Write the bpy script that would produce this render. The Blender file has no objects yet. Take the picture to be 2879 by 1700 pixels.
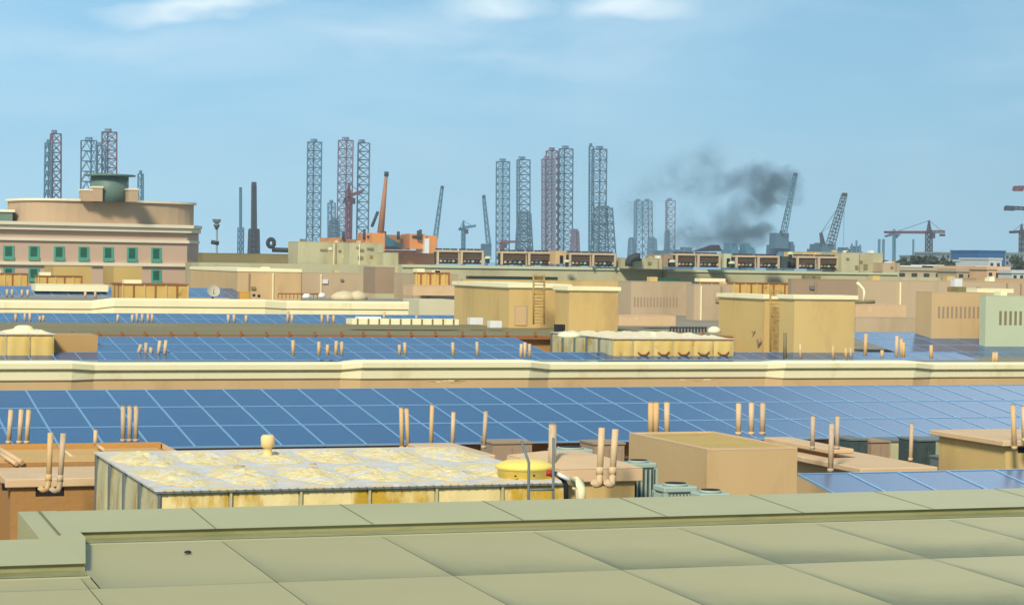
import bpy, math, random
from mathutils import Vector, Matrix, noise
R = math.radians
random.seed(7)
S = bpy.context.scene
COL = S.collection

# ---------------------------------------------------------------- camera
FPX, W0, H0 = 6000.0, 2879.0, 1700.0
HC = 18.0                       # camera height above the ground
YAW, PITCH, ROLL = R(19.2), math.atan(115/6000), R(0.86)
r0 = Vector((math.cos(YAW), -math.sin(YAW), 0))
f0 = Vector((math.sin(YAW)*math.cos(PITCH), math.cos(YAW)*math.cos(PITCH), -math.sin(PITCH)))
u0 = r0.cross(f0)
pass
CR = r0*math.cos(ROLL) + u0*math.sin(ROLL)
CU = u0*math.cos(ROLL) - r0*math.sin(ROLL)
CAM = Vector((0, 0, HC))
cd = bpy.data.cameras.new('camera'); cam = bpy.data.objects.new('camera', cd); COL.objects.link(cam)
cd.sensor_width = 36; cd.lens = 36*FPX/W0; cd.clip_start = 0.5; cd.clip_end = 60000
m = Matrix((CR, CU, -f0)).transposed().to_4x4(); m.translation = CAM
cam.matrix_world = m
S.camera = cam
S.render.resolution_x, S.render.resolution_y = 1024, 604

# ---------------------------------------------------------------- sun, sky, exposure
SUN_EL, SUN_AZ = R(36), R(180+34)       # azimuth clockwise from +Y: behind the camera, a little to the left
sdir = Vector((math.sin(SUN_AZ)*math.cos(SUN_EL), math.cos(SUN_AZ)*math.cos(SUN_EL), math.sin(SUN_EL)))
sl = bpy.data.lights.new('sun', 'SUN'); sun = bpy.data.objects.new('sun', sl); COL.objects.link(sun)
sl.energy = 3.4; sl.angle = R(10); sl.color = (1.0, 0.91, 0.74)
sun.rotation_mode = 'QUATERNION'; sun.rotation_quaternion = sdir.to_track_quat('Z', 'Y')
w = bpy.data.worlds.new("World"); S.world = w; w.use_nodes = True
nt = w.node_tree; N = nt.nodes; L = nt.links; N.clear()
def nd(t, **k):
    n = N.new(t)
    for a, b in k.items(): setattr(n, a, b)
    return n
wo = nd('ShaderNodeOutputWorld'); bg = nd('ShaderNodeBackground'); bg.inputs[1].default_value = 0.105
sky = nd('ShaderNodeTexSky', sky_type='NISHITA', sun_disc=False, sun_elevation=SUN_EL, sun_rotation=SUN_AZ)
sky.air_density = 1.0; sky.dust_density = 0.1; sky.ozone_density = 3.0; sky.altitude = 20
tint = nd('ShaderNodeMix', data_type='RGBA', blend_type='MULTIPLY'); tint.inputs[0].default_value = 1
tint.inputs[7].default_value = (0.92, 1.0, 0.95, 1)
L.new(sky.outputs[0], tint.inputs[6])
tc = nd('ShaderNodeTexCoord'); mp = nd('ShaderNodeMapping'); mp.inputs['Scale'].default_value = (3.2, 3.2, 13)
mp.inputs['Location'].default_value = (4.1, 2.6, 0.4)
L.new(tc.outputs['Generated'], mp.inputs[0])
n1 = nd('ShaderNodeTexNoise'); n1.inputs['Scale'].default_value = 2.2; n1.inputs['Detail'].default_value = 7; n1.inputs['Roughness'].default_value = 0.55; n1.inputs['Distortion'].default_value = 0.4
L.new(mp.outputs[0], n1.inputs['Vector'])
cr = nd('ShaderNodeValToRGB'); cr.color_ramp.elements[0].position = 0.42; cr.color_ramp.elements[0].color = (0, 0, 0, 1)
cr.color_ramp.elements[1].position = 0.74; cr.color_ramp.elements[1].color = (1, 1, 1, 1)
L.new(n1.outputs[0], cr.inputs[0])
sep = nd('ShaderNodeSeparateXYZ'); L.new(tc.outputs['Generated'], sep.inputs[0])
mr = nd('ShaderNodeMapRange'); mr.inputs[1].default_value = 0.02; mr.inputs[2].default_value = 0.115; mr.inputs[3].default_value = 0.10; mr.inputs[4].default_value = 0.30
L.new(sep.outputs[2], mr.inputs[0])
mu = nd('ShaderNodeMath', operation='MULTIPLY'); L.new(cr.outputs[0], mu.inputs[0]); L.new(mr.outputs[0], mu.inputs[1])
# the clear sky of the photograph is a soft light blue right down to the horizon
bl = nd('ShaderNodeValToRGB'); E = bl.color_ramp.elements
E[0].position = 0.0; E[0].color = (0.33, 0.72, 1.06, 1); E[1].position = 1.0; E[1].color = (0.20, 0.36, 0.55, 1)
e = E.new(0.05); e.color = (0.31, 0.67, 0.98, 1); e = E.new(0.13); e.color = (0.275, 0.58, 0.86, 1); e = E.new(0.3); e.color = (0.30, 0.52, 0.72, 1)
L.new(sep.outputs[2], bl.inputs[0])
sb = nd('ShaderNodeMix', data_type='RGBA', blend_type='MULTIPLY'); sb.inputs[0].default_value = 1; sb.inputs[7].default_value = (7.3, 7.3, 7.3, 1); L.new(bl.outputs[0], sb.inputs[6])
sm = nd('ShaderNodeMix', data_type='RGBA'); sm.inputs[0].default_value = 0.85; L.new(tint.outputs[2], sm.inputs[6]); L.new(sb.outputs[2], sm.inputs[7])
side = nd('ShaderNodeVectorMath', operation='DOT_PRODUCT'); L.new(tc.outputs['Generated'], side.inputs[0]); side.inputs[1].default_value = tuple(r0)
sr = nd('ShaderNodeMapRange'); sr.inputs[1].default_value = -.22; sr.inputs[2].default_value = .24; sr.inputs[3].default_value = 1.05; sr.inputs[4].default_value = 0.86; L.new(side.outputs['Value'], sr.inputs[0])
sx_ = nd('ShaderNodeVectorMath', operation='SCALE'); L.new(sm.outputs[2], sx_.inputs[0]); L.new(sr.outputs[0], sx_.inputs['Scale'])
# bright cloud patches
wn = nd('ShaderNodeTexNoise'); wn.inputs['Scale'].default_value = 14; wn.inputs['Detail'].default_value = 5; L.new(mp.outputs[0], wn.inputs['Vector']); mp2 = nd('ShaderNodeMapping'); mp2.inputs['Scale'].default_value = (1, 1, 2.4); L.new(tc.outputs['Generated'], mp2.inputs[0]); L.new(mp2.outputs[0], wn.inputs['Vector'])
w1 = nd('ShaderNodeVectorMath', operation='SUBTRACT'); L.new(wn.outputs['Color'], w1.inputs[0]); w1.inputs[1].default_value = (.5, .5, .5)
w2 = nd('ShaderNodeVectorMath', operation='SCALE'); L.new(w1.outputs[0], w2.inputs[0]); w2.inputs['Scale'].default_value = .05
w3 = nd('ShaderNodeVectorMath', operation='ADD'); L.new(tc.outputs['Generated'], w3.inputs[0]); L.new(w2.outputs[0], w3.inputs[1])
acc = mu.outputs[0]
for (px, py, wx, wz, st) in ((520, 50, 210, 40, 1.0), (1360, -6, 150, 40, .9), (1750, 6, 160, 46, 1.0), (1040, 110, 200, 50, .3), (300, 150, 330, 36, .22), (1500, 165, 330, 30, .2), (1250, 50, 200, 45, .25), (650, 30, 140, 30, .4)):
    d_ = (f0 + r0*((px-W0/2)/FPX) + u0*((H0/2-py)/FPX)).normalized()
    mq = nd('ShaderNodeMapping'); mq.vector_type = 'TEXTURE'; L.new(w3.outputs[0], mq.inputs[0]); mq.inputs['Location'].default_value = tuple(d_); mq.inputs['Rotation'].default_value = (0, 0, -YAW); mq.inputs['Scale'].default_value = (wx/FPX*1.3, .5, wz/FPX*1.4)
    gq = nd('ShaderNodeTexGradient', gradient_type='SPHERICAL'); L.new(mq.outputs[0], gq.inputs[0])
    m_ = nd('ShaderNodeMath', operation='MULTIPLY_ADD'); L.new(gq.outputs['Fac'], m_.inputs[0]); m_.inputs[1].default_value = st; L.new(acc, m_.inputs[2]); acc = m_.outputs[0]
cl1 = nd('ShaderNodeClamp'); L.new(acc, cl1.inputs[0])
cm = nd('ShaderNodeMix', data_type='RGBA'); L.new(cl1.outputs[0], cm.inputs[0]); L.new(sx_.outputs[0], cm.inputs[6]); cm.inputs[7].default_value = (6.4, 7.6, 8.3, 1)
dn = nd('ShaderNodeVectorMath', operation='DOT_PRODUCT'); L.new(tc.outputs['Generated'], dn.inputs[0])  # added bright sky lobe outside the view, for a sheen on the solar panels
ca, ce = R(44), R(24); dn.inputs[1].default_value = (math.sin(ca)*math.cos(ce), math.cos(ca)*math.cos(ce), math.sin(ce))
dr = nd('ShaderNodeMapRange'); dr.interpolation_type = 'SMOOTHSTEP'; dr.inputs[1].default_value = 0.945; dr.inputs[2].default_value = .985; dr.inputs[4].default_value = 0.40; L.new(dn.outputs['Value'], dr.inputs[0])
c2_ = nd('ShaderNodeMix', data_type='RGBA'); L.new(dr.outputs[0], c2_.inputs[0]); L.new(cm.outputs[2], c2_.inputs[6]); c2_.inputs[7].default_value = (24, 27, 29, 1)
L.new(c2_.outputs[2], bg.inputs[0]); L.new(bg.outputs[0], wo.inputs[0])
S.view_settings.view_transform = 'Standard'; S.view_settings.look = 'None'; S.view_settings.exposure = 0.36; S.view_settings.gamma = 1
S.render.engine = 'CYCLES'

# ---------------------------------------------------------------- helpers: pixel -> place
def ray(px, py): return f0 + CR*((px-W0/2)/FPX) + CU*((H0/2-py)/FPX)
def onC(px, py, zc): return CAM + ray(px, py)*zc                 # at distance zc along the view axis
def onY(px, py, Y): d = ray(px, py); return CAM + d*(Y/d.y)
def onZ(px, py, z): d = ray(px, py); return CAM + d*((z-HC)/d.z)

# ---------------------------------------------------------------- materials
MATS = {}
def mat(name, c1, c2=None, scale=1.0, rough=0.8, bump=0.0, metal=0.0, c3=None, th3=0.62, s3=0.6, stretch=(1, 1, 1), spec=0.3, bscale=12, soft3=0.1):
    if name in MATS: return MATS[name]
    m = bpy.data.materials.new(name); m.use_nodes = True; t = m.node_tree; n = t.nodes; l = t.links
    b = n['Principled BSDF']; b.inputs['Roughness'].default_value = rough; b.inputs['Metallic'].default_value = metal
    b.inputs['Specular IOR Level'].default_value = spec
    co = n.new('ShaderNodeTexCoord'); ma = n.new('ShaderNodeMapping'); ma.inputs['Scale'].default_value = stretch
    l.new(co.outputs['Object'], ma.inputs[0])
    if c2 is None: c2 = tuple(v*0.86 for v in c1)
    nz = n.new('ShaderNodeTexNoise'); nz.inputs['Scale'].default_value = scale; nz.inputs['Detail'].default_value = 8; nz.inputs['Roughness'].default_value = 0.6
    l.new(ma.outputs[0], nz.inputs['Vector'])
    rp = n.new('ShaderNodeValToRGB'); rp.color_ramp.elements[0].position = 0.32; rp.color_ramp.elements[1].position = 0.68
    rp.color_ramp.elements[0].color = (*c1, 1); rp.color_ramp.elements[1].color = (*c2, 1)
    l.new(nz.outputs[0], rp.inputs[0]); out = rp.outputs[0]
    if c3:
        n3 = n.new('ShaderNodeTexNoise'); n3.inputs['Scale'].default_value = s3; n3.inputs['Detail'].default_value = 9; n3.inputs['Roughness'].default_value = 0.68
        l.new(ma.outputs[0], n3.inputs['Vector'])
        r3 = n.new('ShaderNodeValToRGB'); r3.color_ramp.elements[0].position = th3; r3.color_ramp.elements[1].position = th3+soft3
        l.new(n3.outputs[0], r3.inputs[0])
        mx = n.new('ShaderNodeMix'); mx.data_type = 'RGBA'; l.new(r3.outputs[0], mx.inputs[0]); l.new(out, mx.inputs[6]); mx.inputs[7].default_value = (*c3, 1)
        out = mx.outputs[2]
    l.new(out, b.inputs['Base Color'])
    if bump:
        nb = n.new('ShaderNodeTexNoise'); nb.inputs['Scale'].default_value = bscale; nb.inputs['Detail'].default_value = 5
        l.new(co.outputs['Object'], nb.inputs['Vector'])
        bp = n.new('ShaderNodeBump'); bp.inputs['Strength'].default_value = bump; bp.inputs['Distance'].default_value = 0.05
        l.new(nb.outputs[0], bp.inputs['Height']); l.new(bp.outputs[0], b.inputs['Normal'])
    MATS[name] = m; return m
cream = mat('cream_paint', (0.90, 0.82, 0.52), (0.86, 0.76, 0.45), 0.5, 0.7, 0.1, c3=(0.66, 0.54, 0.28), th3=0.58, s3=0.8, stretch=(1, 1, .4), soft3=.2)
tan = mat('tan_stucco', (0.60, 0.41, 0.20), (0.54, 0.365, 0.175), 0.5, 0.9, 0.08, c3=(0.43, 0.285, 0.13), th3=0.55, s3=0.9, stretch=(1, 1, .3), soft3=.25)
tan2 = mat('yellow_stucco', (0.64, 0.45, 0.175), (0.57, 0.39, 0.145), 0.25, 0.9, 0.08, c3=(0.42, 0.275, 0.11), th3=0.52, s3=0.45, stretch=(1, 1, .25), soft3=.25)
pink = mat('pink_stucco', (0.51, 0.385, 0.245), (0.46, 0.345, 0.21), 0.2, 0.9, 0.2, c3=(0.38, 0.29, 0.18), th3=0.5, s3=0.22, stretch=(1, 1, .3), soft3=.2)
pinkcap = mat('salmon_slab', (0.66, 0.45, 0.26), (0.60, 0.41, 0.22), 1.2, 0.85, 0.08, c3=(0.70, 0.53, 0.32), th3=0.58, s3=1.5)
orange = mat('orange_roof_coating', (0.55, 0.27, 0.06), (0.48, 0.25, 0.07), 1.0, 0.8, 0.2, c3=(0.58, 0.36, 0.13), th3=0.56, s3=0.9)
orangewall = mat('orange_stucco', (0.40, 0.20, 0.06), (0.37, 0.20, 0.07), 0.8, 0.9, 0.25)
green = mat('green_beige_stucco', (0.50, 0.46, 0.27), (0.44, 0.41, 0.25), 0.08, 0.9, 0.1, c3=(0.37, 0.33, 0.19), th3=0.52, s3=0.16, stretch=(1, 1, .4), soft3=.15)
palegreen = mat('pale_green_stucco', (0.52, 0.56, 0.36), (0.47, 0.50, 0.32), 0.2, 0.9, 0.1)
brown = mat('brown_stucco', (0.36, 0.25, 0.16), (0.32, 0.23, 0.15), 0.15, 0.9, 0.1)
olive = mat('olive_roof_membrane', (0.20, 0.17, 0.08), (0.25, 0.20, 0.09), 0.3, 0.9, 0.3, c3=(0.32, 0.25, 0.10), th3=0.6, s3=0.35, stretch=(.3, 1, 1))
ochretop = mat('ochre_roof_screed', (0.56, 0.36, 0.10), (0.46, 0.32, 0.10), 0.8, 0.9, 0.3, c3=(0.27, 0.22, 0.08), th3=0.55, s3=0.8, stretch=(.5, 1.5, 1))
rust = mat('rust_edge', (0.34, 0.12, 0.03), (0.26, 0.11, 0.04), 1.0, 0.9, 0.2)
roofpan = mat('roof_panel_paint', (0.43, 0.378, 0.18), (0.39, 0.345, 0.16), 0.35, 0.5, 0.03, c3=(0.43, 0.38, 0.23), th3=0.5, s3=0.25, soft3=0.3, spec=0.2)
roofedge = mat('roof_trim_paint', (0.45, 0.42, 0.215), (0.41, 0.385, 0.195), 0.6, 0.5, 0.03, spec=.2)
seam = mat('roof_seam', (0.19, 0.18, 0.075), None, 1, 0.8)
roofdk = mat('dark_roof_floor', (0.10, 0.085, 0.06), (0.07, 0.065, 0.05), 0.7, 0.9, 0.3)
gray = mat('concrete_floor', (0.30, 0.25, 0.17), (0.25, 0.21, 0.14), 0.2, 0.9, 0.2)
dark = mat('dark_opening', (0.02, 0.015, 0.015), (0.012, 0.01, 0.012), 2, 0.9)
alum = mat('panel_frame_metal', (0.30, 0.50, 0.68), (0.26, 0.45, 0.64), 2, 0.35, 0, 0.3)
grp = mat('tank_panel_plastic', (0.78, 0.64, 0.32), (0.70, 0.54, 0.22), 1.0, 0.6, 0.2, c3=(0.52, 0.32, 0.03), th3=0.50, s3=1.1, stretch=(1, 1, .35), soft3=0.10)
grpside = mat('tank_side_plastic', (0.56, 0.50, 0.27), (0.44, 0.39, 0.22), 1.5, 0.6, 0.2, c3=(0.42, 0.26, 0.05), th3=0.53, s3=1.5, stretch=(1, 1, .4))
grptop = mat('tank_roof_plastic', (0.90, 0.76, 0.42), (0.66, 0.48, 0.18), 5.5, 0.7, 0.9, c3=(0.66, 0.64, 0.58), th3=0.53, s3=2.8, soft3=0.04)
grpflat = mat('tank_flange_plastic', (0.70, 0.69, 0.66), (0.52, 0.48, 0.42), 4, 0.6, 0.4, c3=(0.74, 0.58, 0.30), th3=0.50, s3=3.2, soft3=.06)
grpo = mat('ochre_tank_plastic', (0.62, 0.42, 0.12), (0.54, 0.33, 0.08), 0.6, 0.6, 0.1, c3=(0.40, 0.22, 0.04), th3=0.58, s3=0.8)
yellow = mat('yellow_lid_plastic', (0.90, 0.70, 0.16), (0.84, 0.62, 0.13), 2, 0.5, 0.1)
steel = mat('tank_frame_steel', (0.16, 0.20, 0.20), (0.13, 0.14, 0.12), 2, 0.6, c3=(0.25, 0.13, 0.04), th3=0.6, s3=2)
pipe = mat('vent_pipe_plastic', (0.66, 0.47, 0.27), (0.60, 0.42, 0.23), 3, 0.6, 0.1, c3=(0.42, 0.30, 0.18), th3=0.62, s3=2)
acg = mat('air_conditioner_paint', (0.36, 0.44, 0.36), (0.32, 0.40, 0.33), 2, 0.5, 0.05)
acd = mat('air_conditioner_grille', (0.06, 0.09, 0.08), (0.04, 0.06, 0.06), 8, 0.6)
white = mat('white_paint', (0.75, 0.75, 0.70), (0.66, 0.66, 0.62), 2, 0.6)
bluish = mat('rig_steel', (0.07, 0.14, 0.20), (0.05, 0.11, 0.16), 0.05, 0.7)
redst = mat('rig_red_steel', (0.17, 0.055, 0.075), (0.13, 0.05, 0.07), 0.05, 0.7)
darkst = mat('dark_steel', (0.035, 0.04, 0.05), (0.05, 0.05, 0.055), 0.1, 0.7)
oran = mat('ship_orange_paint', (0.72, 0.27, 0.05), (0.60, 0.24, 0.06), 0.05, 0.6, c3=(0.30, 0.13, 0.05), th3=0.55, s3=0.12)
teal = mat('teal_canvas', (0.02, 0.12, 0.17), (0.02, 0.09, 0.13), 0.05, 0.8)
tealwin = mat('green_window_frame', (0.10, 0.36, 0.25), (0.08, 0.31, 0.22), 0.5, 0.5)
glassg = mat('green_window_glass', (0.02, 0.13, 0.06), (0.015, 0.09, 0.05), 0.5, 0.3, spec=0.5)
hotelw = mat('hotel_pink_render', (0.58, 0.39, 0.29), (0.55, 0.39, 0.26), 0.05, 0.9, 0.1, c3=(0.46, 0.34, 0.22), th3=0.5, s3=0.06, soft3=0.3)
hotelb = mat('hotel_brown_render', (0.47, 0.33, 0.20), (0.44, 0.31, 0.19), 0.05, 0.9)
hotelt = mat('hotel_trim', (0.80, 0.70, 0.50), (0.74, 0.65, 0.46), 0.1, 0.8)
turret = mat('turret_green_cladding', (0.10, 0.17, 0.13), (0.13, 0.20, 0.16), 0.2, 0.5)
chill = mat('chiller_coil', (0.07, 0.045, 0.025), (0.10, 0.065, 0.035), 0.5, 0.9, stretch=(1, 1, 6))
chillf = mat('chiller_frame', (0.55, 0.42, 0.27), (0.48, 0.37, 0.24), 0.5, 0.8)
bluep = mat('blue_cladding', (0.03, 0.11, 0.25), (0.03, 0.09, 0.2), 0.05, 0.6)
town = mat('town_grey_wall', (0.22, 0.27, 0.28), (0.18, 0.22, 0.23), 0.02, 0.9)
townw = mat('town_white_wall', (0.52, 0.55, 0.52), (0.45, 0.48, 0.46), 0.02, 0.9)
leafm = mat('tree_leaves', (0.045, 0.065, 0.035), (0.07, 0.075, 0.045), 0.3, 0.9)
bark = mat('tree_bark', (0.10, 0.08, 0.06), None, 1, 0.9)
sand = mat('ground_sand', (0.33, 0.27, 0.18), (0.26, 0.22, 0.15), 0.01, 0.95)
redp = mat('red_valve_paint', (0.45, 0.03, 0.03), None, 2, 0.5)
black = mat('black_rubber', (0.02, 0.02, 0.022), None, 2, 0.6)

def glass_mat():
    m = bpy.data.materials.new('solar_cell_glass'); m.use_nodes = True; t = m.node_tree; n = t.nodes; l = t.links
    b = n['Principled BSDF']; b.inputs['Roughness'].default_value = 0.22; b.inputs['Specular IOR Level'].default_value = 0.3
    co = n.new('ShaderNodeTexCoord'); sp = n.new('ShaderNodeSeparateXYZ'); l.new(co.outputs['Object'], sp.inputs[0])
    outs = []
    for ax, pitch in ((0, 0.158), (1, 0.19)):
        a = n.new('ShaderNodeMath'); a.operation = 'DIVIDE'; l.new(sp.outputs[ax], a.inputs[0]); a.inputs[1].default_value = pitch
        f = n.new('ShaderNodeMath'); f.operation = 'FRACT'; l.new(a.outputs[0], f.inputs[0])
        g = n.new('ShaderNodeMath'); g.operation = 'LESS_THAN'; l.new(f.outputs[0], g.inputs[0]); g.inputs[1].default_value = 0.10
        outs.append(g)
    mx = n.new('ShaderNodeMath'); mx.operation = 'MAXIMUM'; l.new(outs[0].outputs[0], mx.inputs[0]); l.new(outs[1].outputs[0], mx.inputs[1])
    oi = n.new('ShaderNodeObjectInfo')
    nz = n.new('ShaderNodeTexNoise'); nz.inputs['Scale'].default_value = 1.3; nz.inputs['Detail'].default_value = 4; l.new(co.outputs['Object'], nz.inputs['Vector'])
    ad = n.new('ShaderNodeMath'); ad.operation = 'ADD'; l.new(oi.outputs['Random'], ad.inputs[0]); l.new(nz.outputs[0], ad.inputs[1])
    hf = n.new('ShaderNodeMath'); hf.operation = 'MULTIPLY'; l.new(ad.outputs[0], hf.inputs[0]); hf.inputs[1].default_value = 0.6
    c1 = n.new('ShaderNodeMix'); c1.data_type = 'RGBA'; l.new(hf.outputs[0], c1.inputs[0])
    c1.inputs[6].default_value = (0.002, 0.052, 0.165, 1); c1.inputs[7].default_value = (0.005, 0.078, 0.205, 1)
    c2 = n.new('ShaderNodeMix'); c2.data_type = 'RGBA'; sc = n.new('ShaderNodeMath'); sc.operation = 'MULTIPLY'; l.new(mx.outputs[0], sc.inputs[0]); sc.inputs[1].default_value = 0.35
    l.new(sc.outputs[0], c2.inputs[0]); l.new(c1.outputs[2], c2.inputs[6]); c2.inputs[7].default_value = (0.05, 0.14, 0.25, 1)
    l.new(c2.outputs[2], b.inputs['Base Color'])
    return m
cellglass = glass_mat()

# ---------------------------------------------------------------- helpers: meshes
class MB:
    def __init__(s): s.v = []; s.f = []; s.sm = []
    def face(s, pts, sm=False):
        i = len(s.v); s.v += [Vector(p) for p in pts]; s.f.append(tuple(range(i, i+len(pts)))); s.sm.append(sm); return s
    def grid(s, f, nu, nv, sm=True):
        i = len(s.v)
        for a in range(nu+1):
            for b in range(nv+1): s.v.append(Vector(f(a/nu, b/nv)))
        for a in range(nu):
            for b in range(nv):
                q = i+a*(nv+1)+b; s.f.append((q, q+nv+1, q+nv+2, q+1)); s.sm.append(sm)
        return s
    def box(s, x0, x1, y0, y1, z0, z1):
        if x1 < x0: x0, x1 = x1, x0
        if y1 < y0: y0, y1 = y1, y0
        if z1 < z0: z0, z1 = z1, z0
        i = len(s.v)
        s.v += [Vector(p) for p in ((x0,y0,z0),(x1,y0,z0),(x1,y1,z0),(x0,y1,z0),(x0,y0,z1),(x1,y0,z1),(x1,y1,z1),(x0,y1,z1))]
        for q in ((0,3,2,1),(4,5,6,7),(0,1,5,4),(1,2,6,5),(2,3,7,6),(3,0,4,7)): s.f.append(tuple(i+k for k in q)); s.sm.append(False)
        return s
    def prism(s, poly, z0, z1):           # poly: list of (x, y) counter-clockwise
        i = len(s.v); n = len(poly)
        s.v += [Vector((x, y, z0)) for x, y in poly] + [Vector((x, y, z1)) for x, y in poly]
        s.f.append(tuple(i+k for k in range(n-1, -1, -1))); s.f.append(tuple(i+n+k for k in range(n))); s.sm += [False]*2
        for k in range(n): s.f.append((i+k, i+(k+1) % n, i+n+(k+1) % n, i+n+k)); s.sm.append(False)
        return s
    def profile(s, prof, x0, x1):         # prof: closed (y, z) outline extruded along x
        i = len(s.v); n = len(prof)
        s.v += [Vector((x0, y, z)) for y, z in prof] + [Vector((x1, y, z)) for y, z in prof]
        s.f.append(tuple(i+k for k in range(n))); s.f.append(tuple(i+n+k for k in range(n-1, -1, -1))); s.sm += [False]*2
        for k in range(n): s.f.append((i+k, i+n+k, i+n+(k+1) % n, i+(k+1) % n)); s.sm.append(False)
        return s
    def tube(s, pts, r, n=8, cap=True, r1=None):
        pts = [Vector(p) for p in pts]; i = len(s.v); m = len(pts)
        for k, p in enumerate(pts):
            t = ((pts[min(k+1, m-1)]-pts[max(k-1, 0)])).normalized()
            a = t.cross(Vector((0.13, 1, 0.02))); a = a.normalized() if a.length > 0.05 else t.cross(Vector((1, 0, 0))).normalized(); b = t.cross(a)
            rr = r if r1 is None else r+(r1-r)*k/(m-1)
            for q in range(n):
                an = 2*math.pi*q/n; s.v.append(p+a*math.cos(an)*rr+b*math.sin(an)*rr)
        for k in range(m-1):
            for q in range(n): s.f.append((i+k*n+q, i+k*n+(q+1) % n, i+(k+1)*n+(q+1) % n, i+(k+1)*n+q)); s.sm.append(n > 5)
        if cap: s.f.append(tuple(i+q for q in range(n-1, -1, -1))); s.f.append(tuple(i+(m-1)*n+q for q in range(n))); s.sm += [False]*2
        return s
    def lathe(s, c, prof, n=20):          # prof: (radius, z)
        i = len(s.v); c = Vector(c)
        for rr, z in prof:
            for q in range(n): an = 2*math.pi*q/n; s.v.append(c+Vector((rr*math.cos(an), rr*math.sin(an), z)))
        for k in range(len(prof)-1):
            for q in range(n): s.f.append((i+k*n+q, i+k*n+(q+1) % n, i+(k+1)*n+(q+1) % n, i+(k+1)*n+q)); s.sm.append(True)
        s.f.append(tuple(i+q for q in range(n-1, -1, -1))); s.f.append(tuple(i+(len(prof)-1)*n+q for q in range(n))); s.sm += [False]*2
        return s
    def xf(s, M):
        s.v = [M @ v for v in s.v]; return s
    def build(s, name, m, parent=None, origin=None, bevel=0):
        wl = Vector((0, 0, 0))
        if parent is not None:
            q = parent
            while q is not None: wl += q.location; q = q.parent
        if origin is None:
            if parent is None and s.v:
                o = Vector((sum(v.x for v in s.v)/len(s.v), sum(v.y for v in s.v)/len(s.v), min(v.z for v in s.v)))
            else: o = wl
        else: o = Vector(origin)
        me = bpy.data.meshes.new(name); me.from_pydata([tuple(v-o) for v in s.v], [], s.f)
        me.materials.append(m)
        me.polygons.foreach_set('use_smooth', s.sm); me.update()
        ob = bpy.data.objects.new(name, me); COL.objects.link(ob); ob.location = o-wl
        if parent is not None: ob.parent = parent
        if bevel:
            bv = ob.modifiers.new('edge', 'BEVEL'); bv.width = bevel; bv.segments = 1; bv.limit_method = 'ANGLE'
        return ob
USED = {}
def tag(o, label, cat, group=None, kind=None):
    if label and len(label.split()) > 16: print('LONG', len(label.split()), label)
    if label: o['label'] = label; USED[label] = USED.get(label, 0)+1
    if cat: o['category'] = cat
    if group: o['group'] = group
    if kind: o['kind'] = kind
    return o
def thing(name, loc, label, cat, group=None):
    e = bpy.data.objects.new(name, None); COL.objects.link(e); e.location = Vector(loc); e.empty_display_size = 0.3
    return tag(e, label, cat, group)
def bb(x0, x1, y0, y1, z0, z1): return MB().box(x0, x1, y0, y1, z0, z1)
# box footprint from the photo: back-left px, front corner px, right px, top/bottom px rows of the front face, distance
def lb(pbl, pc, pr, yt, yb, zc, depth=None):
    p = onC(pc, yt, zc); x0, y0 = p.x, p.y
    x1 = onY(pr, yt, y0).x; zt = p.z; zb = onY(pc, yb, y0).z
    if depth is None:
        d = ray(pbl, yt); y1 = x0*d.y/d.x
    else: y1 = y0+depth
    return x0, x1, y0, y1, zb, zt

# ---------------------------------------------------------------- the setting
tag(bb(-9000, 14000, -60, 1150, -1.0, 0).build('ground', sand), 'flat sandy ground', None, kind='structure')
seam_ = mat('sea_water', (0.03, 0.10, 0.13), (0.025, 0.08, 0.11), 0.02, 0.15, spec=0.5)
tag(bb(-9000, 20000, 1150, 30000, -1.0, -0.3).build('water', seam_), 'sea beyond the shipyard', None, kind='structure')

# ---------------------------------------------------------------- near building with the green roof
pA = onC(1500, 1493, 19.3); Y0, Z0 = pA.y, pA.z; SL = 0.020
def on_roof(px, py):
    d = ray(px, py); a = (Z0-HC-SL*Y0)/(d.z-SL*d.y); return CAM+d*a
Y1 = on_roof(1500, 1608).y; DY = Y0-Y1
def roofz(y): return Z0+SL*(y-Y0)
seamx = on_roof(1063, 1501).x
PW = (on_roof(2320, 1478).x-on_roof(607, 1507).x)/4
XL, XR = seamx-3*PW, seamx+13*PW
nearb = thing('building', (XL+8, Y0-4, 0), 'green-grey panelled roof with a moulded edge filling the bottom of the view', 'building')

def roofprof(dy, dz=0):
    def q(px, py, zc): p = onC(px, py, zc); return (p.y+dy, p.z+dz)
    a = q(1500, 1493.5, 19.3); a2 = (a[0]+.03, a[1]+.005); c = q(1500, 1478, 19.64); b = a2
    d = (c[0], c[1]+0.056)
    e = (c[0]-0.035, d[1]+.001); f = (c[0]-0.04, d[1]+0.006); g = q(1500, 1404, 20.85); h = (g[0]+.02, g[1]-.7); k = (a[0], a[1]-.7)
    return [a, b, c, d, e, f, (g[0]+0, g[1]), h, k]
dYL = on_roof(240, 1625).y - Y0
pr_ = roofprof(0)
xw = onY(50, 1437, pr_[6][0]).x; xm = onY(160, 1440, pr_[6][0]).x; xj = xm
bb(xw+.05, XR, Y0-11, Y0+1.3, 0, Z0-0.42).build('wall', palegreen, nearb)
LY = on_roof(120, 1626).y-Y0
dz_ = roofz(Y0+LY)-Z0
prl = roofprof(LY, dz_)
bb(XL-3, xw+.045, Y0-11, prl[6][0]-.05, 0, Z0-0.45+dz_).build('wall', palegreen, nearb)
MB().profile(pr_, xm, XR).build('cornice', roofedge, nearb)
yn, yf = prl[6][0], pr_[6][0]; zt_n, zt_f = prl[6][1], pr_[6][1]
ylf = prl[5][0]; zlf = prl[5][1]
xe = onY(240, 1592, ylf).x; xe0 = xe; xi = onY(240, 1537, yn).x
MB().profile(prl, XL-3, xe).build('cornice', roofedge, nearb)
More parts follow.
